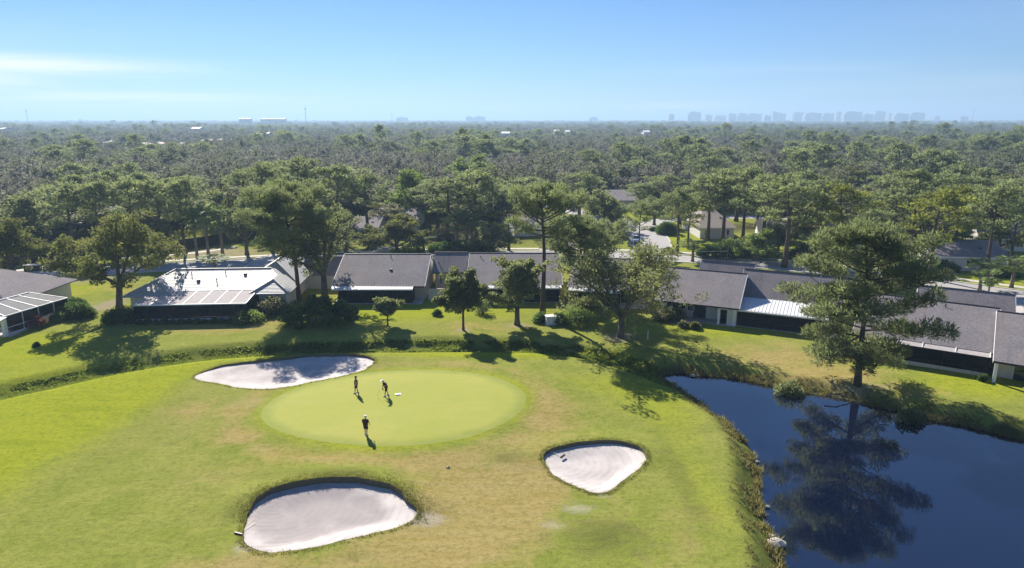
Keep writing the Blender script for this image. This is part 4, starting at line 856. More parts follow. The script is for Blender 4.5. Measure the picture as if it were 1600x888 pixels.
# ------------------------------------------------------------------ tree kinds shared by the more distant trees (1 m = 1 m, unit size given)
K = {}
def kindset(key, kind, H, W, seeds, **kw): K[key] = [(grow(kind, H, W, s, **kw), H, W) for s in seeds]
kindset('pine', 'pine', 15, 9, (31, 32, 33), detail=.6, base_frac=.48)
kindset('ypine', 'pine', 15, 9, (34, 35), detail=.6, base_frac=.42, mat=M['pine_yellow'], sparse=.8)
kindset('oak', 'oak', 11, 11, (36, 37, 38), detail=.6)
kindset('thin', 'thin', 11, 10, (39, 40), detail=.6, sparse=1.2)
kindset('round', 'round', 9, 11, (41,), detail=.6, mat=M['oak'])
kindset('olive', 'round', 9, 11, (42,), detail=.6, mat=M['oak_olive'])
kindset('bright', 'round', 10, 11, (43,), detail=.6, mat=M['bright'])
kindset('palm', 'palm', 8, 4.2, (44, 45))
kindset('f_oak', 'round', 10.5, 12, (51, 52), detail=.35, mat=M['forest'], base_frac=.3); K['f_oak'].append((grow('oak', 11, 12, 53, detail=.35, mat=M['forest'], sparse=1.3), 11, 12))
kindset('f_thin', 'round', 10, 11, (54, 55), detail=.35, mat=M['forest_grey'], sparse=.8, base_frac=.3); K['f_thin'].append((grow('thin', 11, 11, 64, detail=.35, mat=M['forest_grey'], sparse=2.2), 11, 11))
kindset('f_pine', 'pine', 15, 9, (56, 57), detail=.35, mat=M['pine'])
kindset('f_olive', 'round', 10, 12, (58,), detail=.35, mat=M['oak_olive'], base_frac=.3)
kcount = {}
NAMES = dict(pine='pine_tree', ypine='pine_tree', oak='oak_tree', thin='oak_tree', round='dense_tree', olive='dense_tree', bright='bright_tree', palm='palm_tree', f_oak='woodland_tree', f_thin='woodland_tree', f_pine='pine_tree', f_olive='woodland_tree')
rsT = random.Random(5)
def stand(key, x, y, H, W, label, group=None, cat=None):
    lst = K[key]; k = kcount.get(key, 0); kcount[key] = k+1; me, h0, w0 = lst[k % len(lst)]
    return put_tree(NAMES[key], me, x, y, label, cat or ('palm' if key == 'palm' else 'tree'), group, (W/w0, W/w0, H/h0), rsT.uniform(0, 6.28), 0.0 if y > 120 else None)
taken = []
# key, px, py(base), py(top), width px, label
mid_trees = [
 ('pine',118,402,292,80,'pine leftmost in the row behind the dark fence'),('pine',160,398,288,76,'second pine from the left in the fence row'),('pine',210,396,284,82,'third pine from the left in the fence row'),
 ('pine',255,395,286,66,'fourth pine in the fence row, left of the slim palms'),('pine',290,396,284,74,'fifth pine in the fence row beside the slim palms'),('oak',40,388,300,120,'broad grey oak behind the fence at the far left'),('thin',150,372,322,150,'low tangled tree mass behind the big olive oak'),
 ('palm',308,401,330,30,'leftmost slim palm behind the white tiled house'),('palm',326,401,322,32,'middle slim palm behind the white tiled house'),('palm',348,398,326,34,'rightmost slim palm behind the white tiled house'),('palm',336,424,400,36,'low palm just over the white tile ridge'),
 ('oak',255,410,352,66,'rounded leafy tree behind the white house left hip'),('oak',386,398,310,76,'dense oak left of the ivy pine'),('pine',420,386,262,92,'tall pine above the ivy pine crown left side'),('pine',470,372,252,90,'pine rising behind the ivy pine'),('pine',530,374,262,86,'dark pine left of the grey roof house'),('pine',575,372,276,80,'pine with a bare forked trunk before the grey roof house'),
 ('thin',540,396,350,70,'grey tree behind the left villa ridge'),('olive',620,398,340,104,'wide olive dense tree behind the left villa'),('palm',662,398,370,34,'small palm at the foot of the olive dense tree'),
 ('bright',655,352,266,96,'bright domed tree above the grey roof house'),('pine',700,380,284,100,'broad pine right of the bright domed tree'),('pine',745,384,270,90,'pine standing over the palm clump'),('palm',714,388,338,36,'left palm of the dark clump at centre'),('palm',730,389,334,38,'middle palm of the dark clump at centre'),('palm',738,386,344,34,'right palm of the dark clump at centre'),
 ('bright',735,318,242,90,'far bright green domed tree left of centre'),('ypine',795,392,330,60,'yellowish small pine left of the tall centre pine'),('pine',830,360,292,60,'pine peeking behind the tall centre pine'),('oak',770,402,352,70,'leafy tree right of the palm clump'),
 ('palm',876,396,340,36,'palm standing in front of the tan roof house'),('round',943,362,300,76,'round dark tree at the side street'),('oak',930,420,345,80,'green crown left of the parked cars'),('oak',1022,352,306,62,'dark-leaved shade tree on the round lawn'),('pine',998,402,320,44,'thin kinked pine beside the parked cars'),('pine',1000,332,288,60,'pine in front of the far tan roof'),
 ('pine',1058,394,300,62,'straight slim pine on the corner lawn'),('ypine',1075,385,318,50,'yellowish pine behind the corner lawn'),('pine',1105,376,280,80,'leaning pine left of the tan hip roof'),('pine',1128,380,272,84,'forked pine before the tan hip roof'),('pine',1160,378,266,80,'pine right of the tan hip roof'),('pine',1100,320,248,76,'tall green pine behind the tan hip roof'),
 ('palm',1082,409,376,34,'bushy palm beside the garage roof'),('palm',1043,426,408,28,'small palm over the villa ridge near the street'),('bright',1180,408,360,70,'bright bushy tree along the street'),
 ('pine',1225,418,285,110,'large pine left of the yellow pine along the street'),('pine',1262,416,330,60,'shorter pine beside the street'),('ypine',1306,420,294,92,'yellow-topped pine behind the pondside pine'),('pine',1355,410,330,70,'green pine directly behind the pondside pine top'),
 ('ypine',1452,436,302,106,'yellow-green pine with pale forked trunk right of the pondside pine'),('pine',1420,396,270,90,'pine above the right-hand roofs'),('palm',1485,410,360,40,'shaggy palm before the mauve grey roof'),('pine',1540,430,292,80,'two-tone pine near the right edge'),('ypine',1500,392,296,60,'yellowish pine before the upper right roof'),('pine',1578,416,294,64,'pine at the right frame edge'),
 ('palm',1530,456,408,40,'palm by the driveway at the right'),('palm',1580,450,404,42,'palm at the right edge by the driveway'),('palm',1541,478,424,22,'slender palm beside the mailboxes'),
 ('oak',1370,370,306,90,'dark broad tree in the wood behind the pondside pine'),('thin',1290,330,262,80,'grey crown in the wood above the yellow pine'),('oak',1200,350,300,80,'dark tree behind the street pines'),('pine',1280,352,280,74,'pine in the wood right of centre'),
 ('oak',868,402,366,50,'shrubby tree right of the tall centre pine trunk'),('oak',500,392,330,70,'leafy tree behind the ivy pine trunk'),
 ('pine',1190,395,282,92,'pine just right of the tan hip roof house wall'),('oak',1215,402,346,62,'low leafy tree under the large street pine'),('pine',1332,384,302,80,'pine peering over the pondside pine left shoulder'),('pine',1392,402,300,84,'pine peering over the pondside pine right shoulder'),('oak',1440,384,322,80,'leafy tree left of the mauve roof'),('pine',1490,404,312,72,'slim pine before the mauve roof middle'),('oak',1560,398,346,66,'leafy tree between the two right-edge roofs'),
 ('pine',1385,362,278,84,'pine high in the right wood above the pondside pine'),('pine',1150,346,264,80,'pine behind the tan hip roof right side'),('pine',1242,372,272,92,'broad pine behind the street pines'),('pine',1470,364,276,90,'broad pine behind the mauve roof'),('pine',1522,362,282,80,'pine behind the upper right roof'),('pine',1592,372,284,80,'pine behind the right frame edge houses'),
 ('pine',684,362,284,80,'pine between the bright domed tree and palm clump'),('thin',602,362,312,72,'grey tree left before the grey roof house'),('oak',782,352,292,90,'broad oak left behind the tall centre pine'),('pine',905,342,272,80,'pine above the tan roof by the round dark tree'),('oak',880,348,302,70,'oak touching the tan roof left of the round dark tree'),('oak',824,332,276,80,'oak in the wood above the tall centre pine'),('pine',1036,334,276,70,'pine left of the tall green pine in the wood'),('oak',1062,350,302,60,'oak between the corner lawn and the leaning pine'),
 ('oak',82,372,296,110,'rounded oak behind the leftmost fence pines'),('oak',232,368,306,110,'rounded oak behind the fence pine row middle'),('oak',332,370,298,100,'rounded oak behind the slim palms'),('thin',382,362,288,100,'grey rounded tree above the dense oak'),('oak',440,372,300,90,'oak tucked left behind the ivy pine crown')]
for key, px, py, pt, w, lab in mid_trees:
    w = w*1.55 if key == 'palm' else w*1.08
    x, y = G(px, py); stand(key, x, y, max(2.5, top_height(y, pt)), width_at(y, w), lab); taken.append((x, y, width_at(y, w)*.35))

# ------------------------------------------------------------------ the wood
houses_xy = [(o.location.x, o.location.y) for o in coll.objects if o.name.startswith(('house', 'far_house', 'far_building'))]
rf_ = np.random.RandomState(77); near_pts = []; far_pts = []
HX = np.array(houses_xy)
def ok(x, y):
    if y < 160:
        return False
    if y < 240:
        P = np.array([[x, y]])
        if dist_line(P, side_road)[0] < 13 or dist_line(P, loop_road)[0] < 11: return False
        lim = 158 if x < -48 else (196 if x < -20 else (172 if x < 20 else (214 if x < 62 else 152)))
        if y < lim: return False
        for tx, ty, tr in taken:
            if (x-tx)**2+(y-ty)**2 < (tr+3)**2: return False
    for hx, hy in HX[(np.abs(HX[:, 0]-x) < 40)]:
        dy = y-hy
        if abs(x-hx) < (14 if hy < 400 else 22) and (-(28 if hy < 400 else 90) < dy < (18 if hy < 400 else 26)): return False
    return True
y = 150.0
while y < 9000:
    sp = 6.2 if y < 420 else (7.4+(y-420)*.011); half = .86*y+40
    n = int(2*half/sp)
    for i in range(n):
        x = -half+(i+rf_.uniform(0, 1))*sp; yy = y+rf_.uniform(-.5, .5)*sp
        if y < 1300 and not ok(x, yy): continue
        (near_pts if y < 430 else far_pts).append((x, yy))
    y += sp*.9
near_pts = np.array(near_pts)
# the 225 that show largest: nearest ones inside the view
inview = np.abs(near_pts[:, 0]) < .74*near_pts[:, 1]+4; order = np.argsort(np.where(inview, near_pts[:, 1], 1e9)); NI = 225
single = near_pts[order[:NI]]; rest = np.vstack([near_pts[order[NI:]], np.array(far_pts)])
lab_w = dict(f_oak='dark green broadleaf tree in the front of the dense wood', f_thin='grey-leaved rounded tree in the front of the dense wood', f_pine='pine rising from the front of the dense wood', f_olive='olive-tinted broadleaf tree in the front of the dense wood')
def patch(x, y): return mnoise.noise(Vector((x*.012, y*.008, 2.2)))
for x, y in single:
    p = patch(x, y)+rf_.uniform(-.35, .35); key = 'f_thin' if p < -.04 else ('f_oak' if p < .30 else ('f_pine' if rf_.rand() < .45 else 'f_olive'))
    if x > 20 and rf_.rand() < .18: key = 'f_pine'
    H = {'f_pine': 12.5, 'f_oak': 10.5, 'f_thin': 10, 'f_olive': 9.5}[key]*rf_.uniform(.8, 1.22); stand(key, x, y, H, rf_.uniform(10.0, 16.0)*(.72 if key == 'f_pine' else 1), lab_w[key], 'trees at the front of the wood: '+key[2:])
def forest(pts):
    n = len(pts); m = bpy.data.meshes.new('woodland'); d = pts[:, 1]; grow_ = np.clip(1+(d-600)/2600, 1, 3.2)
    m.vertices.add(n); m.vertices.foreach_set('co', np.column_stack([pts, np.full(n, -.1)]).astype(np.float32).ravel())
    keys = ['f_oak', 'f_thin', 'f_pine', 'f_olive']; protos = [(k, j) for k in keys for j in range(len(K[k]))]; idx = []; sc = []; rot = rf_.uniform(0, 6.28, n)
    for (x, y), g in zip(pts, grow_):
        p = patch(x, y)+rf_.uniform(-.35, .35); key = 'f_thin' if p < .0 else ('f_oak' if p < .36 else ('f_pine' if rf_.rand() < .25 else 'f_olive'))
        c = [i for i, q in enumerate(protos) if q[0] == key]; idx.append(c[rf_.randint(len(c))]); s = rf_.uniform(.9, 1.6); tall = rf_.uniform(.62, 1.3)*(1.25 if rf_.rand() < .05 else 1); sc.append((s*g, s*g, tall))
    a = m.attributes.new('pick', 'INT', 'POINT'); a.data.foreach_set('value', np.array(idx, np.int32)); a = m.attributes.new('size', 'FLOAT_VECTOR', 'POINT'); a.data.foreach_set('vector', np.array(sc, np.float32).ravel()); a = m.attributes.new('turn', 'FLOAT_VECTOR', 'POINT'); a.data.foreach_set('vector', np.column_stack([np.zeros(n), np.zeros(n), rot]).astype(np.float32).ravel())
    o = bpy.data.objects.new('woodland', m); link(o); tag(o, 'dense grey-green wood stretching to the horizon', 'wood', None, 'stuff')
    ng = bpy.data.node_groups.new('woodland_scatter', 'GeometryNodeTree'); ng.interface.new_socket('Geometry', in_out='INPUT', socket_type='NodeSocketGeometry'); ng.interface.new_socket('Geometry', in_out='OUTPUT', socket_type='NodeSocketGeometry'); N = ng.nodes.new; L = ng.links.new
    gi = N('NodeGroupInput'); go = N('NodeGroupOutput'); jn = N('GeometryNodeJoinGeometry'); src = {}
    for ob in coll.objects:      # crowns and trunks of trees that stand in the scene
        if ob.type == 'MESH' and ob.name.split('.')[0] in ('trunk', 'crown'): src.setdefault(ob.data.name, ob)
    gis = []
    for k, j in protos:
        tm, cm = K[k][j][0]; j2 = N('GeometryNodeJoinGeometry')
        for me in (tm, cm): oi = N('GeometryNodeObjectInfo'); oi.transform_space = 'ORIGINAL'; oi.inputs['Object'].default_value = src[me.name]; oi.inputs['As Instance'].default_value = True; L(oi.outputs['Geometry'], j2.inputs[0])
        g2 = N('GeometryNodeGeometryToInstance'); L(j2.outputs[0], g2.inputs[0]); gis.append(g2)
    for g2 in reversed(gis): L(g2.outputs[0], jn.inputs[0])
    ip = N('GeometryNodeInstanceOnPoints'); L(gi.outputs[0], ip.inputs['Points']); L(jn.outputs[0], ip.inputs['Instance']); ip.inputs['Pick Instance'].default_value = True
    def attr(nm, ty): x = N('GeometryNodeInputNamedAttribute'); x.data_type = ty; x.inputs['Name'].default_value = nm; return x.outputs['Attribute']
    L(attr('pick', 'INT'), ip.inputs['Instance Index']); L(attr('turn', 'FLOAT_VECTOR'), ip.inputs['Rotation']); L(attr('size', 'FLOAT_VECTOR'), ip.inputs['Scale']); L(ip.outputs[0], go.inputs[0])
    md = o.modifiers.new('scatter', 'NODES'); md.node_group = ng; print('forest instances', n)
forest(rest)

# ------------------------------------------------------------------ shrubs and hedges
def bush(px, py, wpx, h, label, mat='shrub', seed=1, dr=.8, name='shrub', **kw):
    x, y = G(px, py); w = width_at(y, wpx); return put_bush(name, bush_mesh(w, w*dr, h, seed, M[mat], **kw), x, y, label)
x, y = G(498, 508); put_bush('shrub_mound', bush_mesh(width_at(y, 128), 6.5, 4.8, 60, M['shrub'], 130, .34, .22, 46), x, y, 'big dark glossy shrub mound under the ivy pine')
bush(120, 496, 54, 2.2, 'rounded clipped hedge beside the pool cage', 'shrub', 61, .6, 'hedge', per=90)
bush(112, 478, 46, 1.2, 'low hedge behind the rounded clipped hedge', 'shrub', 62, .4, 'hedge')
bush(192, 503, 56, 2.4, 'dark shrub at the foot of the olive oak', 'shrub', 63, .7)
bush(388, 503, 44, 1.7, 'bright rounded shrub at the lanai right corner', 'bright', 64, .8)
bush(425, 490, 50, 2.6, 'straggly pale shrub right of the white tiled house', 'oak_grey', 65, .8)
bush(48, 512, 50, 1.6, 'reddish shrub inside the pool cage edge', 'red_leaf', 66, .5)
bush(92, 502, 20, 1.3, 'small green shrub at the pool cage corner', 'bright', 67)
bush(683, 493, 12, .9, 'tiny round bush in the middle of the back lawn', 'shrub', 68)
bush(755, 490, 24, 2.6, 'thin sapling bush beside the upright young tree', 'oak', 69, .8, per=26)
bush(846, 503, 24, 1.4, 'dark bush left of the white utility box', 'shrub', 70); bush(874, 505, 26, 1.5, 'dark bush right of the white utility box', 'shrub', 71)
bush(1068, 512, 15, .9, 'pale flowering bush in the bed before the pale porch villa', 'oak_grey', 72); bush(1086, 514, 15, .9, 'green bush in the bed before the pale porch villa', 'oak_olive', 73)
bush(900, 505, 60, 2.6, 'loose green shrubs left of the spreading oak', 'bright', 74, .7, per=40); bush(1045, 500, 50, 2.0, 'brownish shrub right of the spreading oak', 'oak_grey', 75, .6)
bush(915, 492, 60, 3.0, 'tall dark shrub against the villa behind the spreading oak', 'oak', 76, .6)
bush(1042, 366, 34, 3.2, 'big round clipped bush on the corner lawn', 'shrub', 77, .8, per=100); bush(1020, 361, 10, 1.2, 'small dark bush by the round clipped bush', 'shrub', 78)
bush(1045, 396, 20, 1.5, 'box-clipped hedge block on the corner lawn', 'shrub', 79, .6, 'hedge')
bush(1130, 402, 90, 3.5, 'wide dark hedge along the street right of the corner palm', 'shrub', 80, .4, 'hedge', per=70); bush(1170, 402, 60, 4, 'tall leafy hedge along the street', 'oak', 81, .5, 'hedge')
bush(720, 394, 110, 2.6, 'dark understorey shrubs beneath the palm clump', 'shrub', 82, .3, per=70); bush(640, 398, 60, 1.6, 'low shrubs below the olive dense tree', 'bright', 83, .4)
bush(1275, 405, 90, 4.0, 'dark shrubs under the street pines', 'shrub', 84, .4, per=60); bush(1390, 412, 70, 3.0, 'dark shrubs left of the mauve roof house', 'shrub', 85, .4); bush(1478, 424, 34, 1.8, 'dark rounded shrubs at the mauve roof house wall', 'shrub', 86)
bush(1460, 432, 40, 1.2, 'whitish flowering shrubs at the yellow-green pine foot', 'oak_grey', 87, .5); bush(1565, 432, 60, 2.2, 'green hedge before the right-edge house', 'shrub', 88, .4, 'hedge')
bush(1465, 478, 26, .7, 'low plants around the mailboxes', 'shrub', 89, .6); bush(1535, 484, 22, .6, 'low clipped plants at the slender palm foot', 'shrub', 90, .5)
bush(57, 541, 5, .5, 'tiny dark plant alone on the left lawn', 'shrub', 92); bush(1535, 597, 9, .7, 'potted plant cluster by the nearest villa post', 'shrub', 93)
bush(45, 470, 26, .8, 'low green shrub behind the pool cage house', 'shrub', 94); bush(1235, 600, 44, 2.0, 'drooping shrub on the pond bank left of the big pine', 'pine', 95, .6, per=40); bush(1425, 640, 44, 2.2, 'dark bank shrub right of the big pine', 'pine', 96, .6, per=45)
ORD = 'first second third fourth fifth sixth seventh eighth ninth tenth eleventh twelfth'.split()
bm = [bush_mesh(1.3, 1.0, 1.05, s, M['shrub'], 40) for s in (97, 98, 99)]
for i in range(12):
    u = .9+i*1.12; x = -53.1+u*math.cos(R(4))+.9*math.sin(R(4)); y = 92.5+u*math.sin(R(4))-.9*math.cos(R(4))
    put_bush('shrub', bm[i % 3], x, y, ORD[i]+' small dark shrub from the left in the row along the lanai', 'shrub', 'shrub row along the lanai', i*1.3, .68+.14*(i % 2))

# ------------------------------------------------------------------ long grass (uncountable)
rg = np.random.RandomState(9)
def along(line, closed, n, lo, hi, sel=None):
    L = np.asarray(line); k = len(L); i = rg.randint(0, k if closed else k-1, n); t = rg.uniform(0, 1, n)[:, None]; P = L[i]*(1-t)+L[(i+1) % k]*t
    d = L[(i+1) % k]-L[i]; d = d/np.maximum(np.hypot(*d.T), 1e-6)[:, None]; nr = np.column_stack([-d[:, 1], d[:, 0]]); P = P+nr*rg.uniform(lo, hi, n)[:, None]; P = P[sel(P)] if sel is not None else P
    return P
def lift(P): return np.column_stack([P, height(P)])
P = along(pond, True, 15000, -2.6, 2.6, lambda q: (~inside(q, pond)) & (q[:, 1] > 34)); P = P[(np.array([mnoise.noise(Vector((a*.5, b*.5, 1))) for a, b in P]) > -.22)]
dens = np.exp(-(dist_line(P, pond, True)/1.5)**2); P = P[rg.rand(len(P)) < .25+.75*dens]
tag(tufts('bank_weeds', lift(P), .15+.42*np.exp(-(dist_line(P, pond, True)/1.1)**2), M['weed'], rg, 6, .06, .6), 'straw-coloured and green weeds along the pond bank', 'weeds', None, 'stuff')
P = along(ditch, False, 15000, -2.3, 2.3); nn = np.array([mnoise.noise(Vector((a*.35, b*.6, 5))) for a, b in P]); P = P[(nn > -.28)]; nn = nn[nn > -.28]
tag(tufts('ditch_weeds', lift(P), (.24+.40*np.clip(nn+.2, 0, 1))*(1-.5*sst(-P[:, 0], 22, 40)), M['weed_green'], rg, 5, .16, .8), 'leafy green weeds filling the ditch behind the green', 'weeds', None, 'stuff')
Q = []
for b in (B1, B2, B3): Q.append(along(b, True, 1600, -.35, .35, lambda q, b=b: ~inside(q, b)))
P = np.vstack(Q); tag(tufts('bunker_fringe_grass', lift(P), .14, M['turf_blade'], rg, 5, .03, .6), 'shaggy grass fringe round the bunker lips', 'grass', None, 'stuff')
c2 = B2.mean(0); P = np.column_stack([rg.uniform(c2[0]-8.5, c2[0]+8, 9000), rg.uniform(c2[1]-1, c2[1]+5.5, 9000)]); P = P[~inside(P, B2) & (dist_line(P, B2, True) < 2.0)]
tag(tufts('lip_rough_grass', lift(P[rg.rand(len(P)) < np.exp(-(dist_line(P, B2, True)/1.0)**2)]), .11, M['turf_blade'], rg, 4, .035, .9), 'rough turf on the mound behind the large bunker', 'grass', None, 'stuff')
P = along(fence_line, False, 5000, 1.5, 15); tag(tufts('field_grass', np.column_stack([P, np.zeros(len(P))]), 2.3, M['field'], rg, 6, .22, .35), 'tall pale yellow grass in the field behind the fence', 'grass', None, 'stuff')

# stones at the pond edge
def rock(name, px, py, s, label, seed, group=None):
    rr = np.random.RandomState(seed); x, y = G(px, py, WATER_Z+.2); m = MB(); prof = [(.35, -.3), (1, -.05), (.95, .22), (.55, .42), (.15, .47)]; m.lathe(prof, sides=9); m.v = [(a*s*(1+rr.uniform(-.25, .25)), b*s*.7*(1+rr.uniform(-.25, .25)), c*s*(1+rr.uniform(-.2, .2))) for a, b, c in m.v]
    o = m.build(name, M['stone'], None, False); o.location = (x, y, WATER_Z+.1); tag(o, label, 'rock', group)
rock('pale_rock', 1212, 848, .75, 'largest pale rock at the near pond edge', 1); rock('pale_rock', 1204, 838, .45, 'smaller pale rock just above the largest one', 2); rock('pale_rock', 1211, 871, .22, 'tiny pale rock below the largest one', 3); rock('pale_rock', 1083, 586, .35, 'pale rock at the pond inlet', 4); rock('pale_rock', 1200, 790, .18, 'small pale stone midway along the near bank', 5); rock('pale_rock', 1184, 720, .2, 'small pale stone high on the near bank', 6)

# fallen branch on the bank
b = MB(); p0 = np.array([*G(1290, 618, -.6), -.6]); p1 = np.array([*G(1330, 622, -.8), -.95]); b.tube([tuple(p0), tuple((p0+p1)/2+np.array([0, .2, .35])), tuple(p1)], [.10, .08, .03], 6); b.tube([tuple((p0+p1)/2+np.array([0, .2, .3])), tuple(p1+np.array([.4, 1.0, .4]))], [.05, .02], 5); tag(b.build('fallen_branch', M['bark_grey']), 'bare fallen branch at the water below the big pine', 'branch')

# ------------------------------------------------------------------ people
def skin_mesh(name, joints, edges, mat, parent, sub=1):
    names = list(joints); m = bpy.data.meshes.new(name); m.from_pydata([joints[k][:3] for k in names], [(names.index(a), names.index(b)) for a, b in edges], []); m.materials.append(mat)
    o = bpy.data.objects.new(name, m); link(o, parent); o.modifiers.new('skin', 'SKIN'); o.modifiers['skin'].use_smooth_shade = True; sv = m.skin_vertices[0].data
    for i, k in enumerate(names): r = joints[k][3]; sv[i].radius = r if isinstance(r, tuple) else (r, r)
    sv[0].use_root = True; s = o.modifiers.new('subsurf', 'SUBSURF'); s.levels = sub; s.render_levels = sub; return o
def person(px, py, heading, label, shirt, shorts, cap, pose):
    """local: facing -Y, z up, 1.78 m tall"""
    x, y = G(px, py, .4); o = empty('person', (x, y, hz(x, y)), heading, label, 'person'); o.scale = (1.2, 1.2, 1.05); bend = pose.get('bend', 0); st = pose.get('stride', .12); hd = pose.get('head', 0)
    def B(x, y, z):   # bend the upper body forward about the hips
        dz = z-.95; return (x, y-math.sin(bend)*dz+0*0, .95+math.cos(bend)*dz) if False else (x, y*math.cos(bend)-math.sin(bend)*dz, .95+math.cos(bend)*dz+y*math.sin(bend))
    J = {'pelvis': (0, 0, .95, (.18, .14)), 'waist': (*B(0, 0, 1.10), (.18, .15)), 'chest': (*B(0, 0, 1.32), (.20, .14)), 'collar': (*B(0, 0, 1.46), (.09, .07)), 'neck': (*B(0, -.01, 1.52), .055), 'jaw': (*B(0, -.03-hd, 1.59), (.065, .075)), 'skull': (*B(0, -.01-hd, 1.68), (.078, .095)), 'crown': (*B(0, -.01-hd, 1.755), .055), 'nose': (*B(0, -.115-hd, 1.645), .012)}
    E = [('pelvis', 'waist'), ('waist', 'chest'), ('chest', 'collar'), ('collar', 'neck'), ('neck', 'jaw'), ('jaw', 'skull'), ('skull', 'crown'), ('skull', 'nose')]
    for s, n in ((-1, 'l'), (1, 'r')):
        f = s*st; ex = pose.get('arm_'+n, (.26, -.02, 1.14)); ha = pose.get('hand_'+n, (.27, -.12, .90))
        J.update({'sho'+n: (*B(s*.185, 0, 1.43), .06), 'elb'+n: (*B(s*ex[0], ex[1], ex[2]), .042), 'wri'+n: (*B(s*ha[0], ha[1], ha[2]), .028), 'pal'+n: (*B(s*ha[0], ha[1]-.02, ha[2]-.07), (.036, .02)), 'thu'+n: (*B(s*(ha[0]-.035), ha[1]-.05, ha[2]-.08), .009), 'hip'+n: (s*.09, 0, .88, .095), 'kne'+n: (s*.10, -f*.55-.03, .50, .06), 'ank'+n: (s*.10, -f, .09, .04), 'toe'+n: (s*.11, -f-.17, .04, (.04, .03)), 'hee'+n: (s*.10, -f+.05, .04, .035)})
        E += [('chest', 'sho'+n), ('sho'+n, 'elb'+n), ('elb'+n, 'wri'+n), ('wri'+n, 'pal'+n), ('pal'+n, 'thu'+n), ('pelvis', 'hip'+n), ('hip'+n, 'kne'+n), ('kne'+n, 'ank'+n), ('ank'+n, 'toe'+n), ('ank'+n, 'hee'+n)]
        for k in range(4):
            w = (k-1.5)*.019; ln = (.075, .085, .08, .062)[k]; J['f%d%s' % (k, n)] = (*B(s*ha[0], ha[1]-.03+w, ha[2]-.10), .009); J['g%d%s' % (k, n)] = (*B(s*(ha[0]-.02), ha[1]-.035+w, ha[2]-.10-ln), .008); E += [('pal'+n, 'f%d%s' % (k, n)), ('f%d%s' % (k, n), 'g%d%s' % (k, n))]
    body = skin_mesh('body', J, E, M['skin'], o)
    def sub(keys, grow_): return {k: (*J[k][:3], tuple(q+grow_ for q in (J[k][3] if isinstance(J[k][3], tuple) else (J[k][3], J[k][3])))) for k in keys}
    tk = sub(['waist', 'chest', 'collar', 'shol', 'shor'], .028); tk['hem'] = (0, 0, .90, (.22, .18))
    for n in 'lr':
        a = np.array(J['sho'+n][:3]); b2 = np.array(J['elb'+n][:3]); tk['slv'+n] = (*(a*.3+b2*.7), (.068, .068))
    skin_mesh('shirt', tk, [('waist', 'hem'), ('waist', 'chest'), ('chest', 'collar'), ('chest', 'shol'), ('chest', 'shor'), ('shol', 'slvl'), ('shor', 'slvr')], shirt, o)
    sk = sub(['pelvis', 'hipl', 'hipr'], .022); sk['belt'] = (0, 0, 1.03, (.19, .15))
    for n in 'lr': a = np.array(J['hip'+n][:3]); b2 = np.array(J['kne'+n][:3]); sk['leg'+n] = (*(a*.12+b2*.88), (.115, .115))

    skin_mesh('shorts', sk, [('belt', 'pelvis'), ('pelvis', 'hipl'), ('pelvis', 'hipr'), ('hipl', 'legl'), ('hipr', 'legr')], shorts, o)
    c = B(0, -.01-hd, 1.70)
    if cap is not None:
        h = MB(); h.lathe([(.112, -.01), (.115, .03), (.10, .075), (.06, .105), (.01, .115)], c, 12); h.slab([(c[0]-.09, c[1]-.21, c[2]+.01), (c[0]+.09, c[1]-.21, c[2]+.01), (c[0]+.10, c[1]-.08, c[2]+.025), (c[0]-.10, c[1]-.08, c[2]+.025)], .012); h.build('cap', cap, o, True)
    else: h = MB(); h.lathe([(.09, -.06), (.105, .0), (.105, .05), (.075, .09), (.01, .105)], (c[0], c[1]+.02, c[2]), 12); h.build('hair', M['dark_hair'], o, True)
    for n in 'lr':
        a = J['ank'+n]; q = MB(); q.box(a[0]-.045, a[0]+.045, a[1]-.17, a[1]+.08, .0, .06); q.box(a[0]-.045, a[0]+.045, a[1]-.10, a[1]+.085, .06, .09); q.build('shoe', M['offwhite'], o)
    return o, B
person(557, 612, R(-75), 'person in grey top and dark shorts walking near the far bunker', M['grey_cloth'], M['black_cloth'], None, dict(stride=.13))
p2, _ = person(604, 617, R(-60), 'person in black clothes with pale cap bending forward by the white patch', M['black_cloth'], M['black_cloth'], M['white'], dict(bend=.34, stride=.18, head=.03, hand_l=(.12, -.34, .92), hand_r=(.16, -.32, .98), arm_l=(.22, -.14, 1.16), arm_r=(.22, -.14, 1.16)))
person(572, 679, R(165), 'person in dark maroon shirt and pale cap nearest the camera on the green', M['maroon_cloth'], M['black_cloth'], M['white'], dict(stride=.08, head=.03, arm_l=(.28, -.03, 1.15), arm_r=(.28, -.03, 1.15), hand_l=(.24, -.18, .98), hand_r=(.24, -.18, .98)))
# putter held by the bending golfer
pt = MB(); pt.tube([(0, -.62, .80), (.02, -.86, .03)], [.012, .009], 6); pt.box(-.05, .09, -.88, -.84, .0, .035); po = pt.build('putter', M['steel']); po.parent = None; po.matrix_world = p2.matrix_basis.copy(); tag(po, 'thin putter held by the bending golfer', 'golf club')
x, y = G(622, 615, .4); tw = MB(); tw.box(-.30, .30, -.20, .20, .0, .05).box(-.26, .22, -.17, .14, .05, .09); o = tw.build('white_towel', M['white']); o.location = (x, y, hz(x, y)); o.rotation_euler.z = .2; tag(o, 'small flat white patch of cloth lying on the putting green', 'cloth')

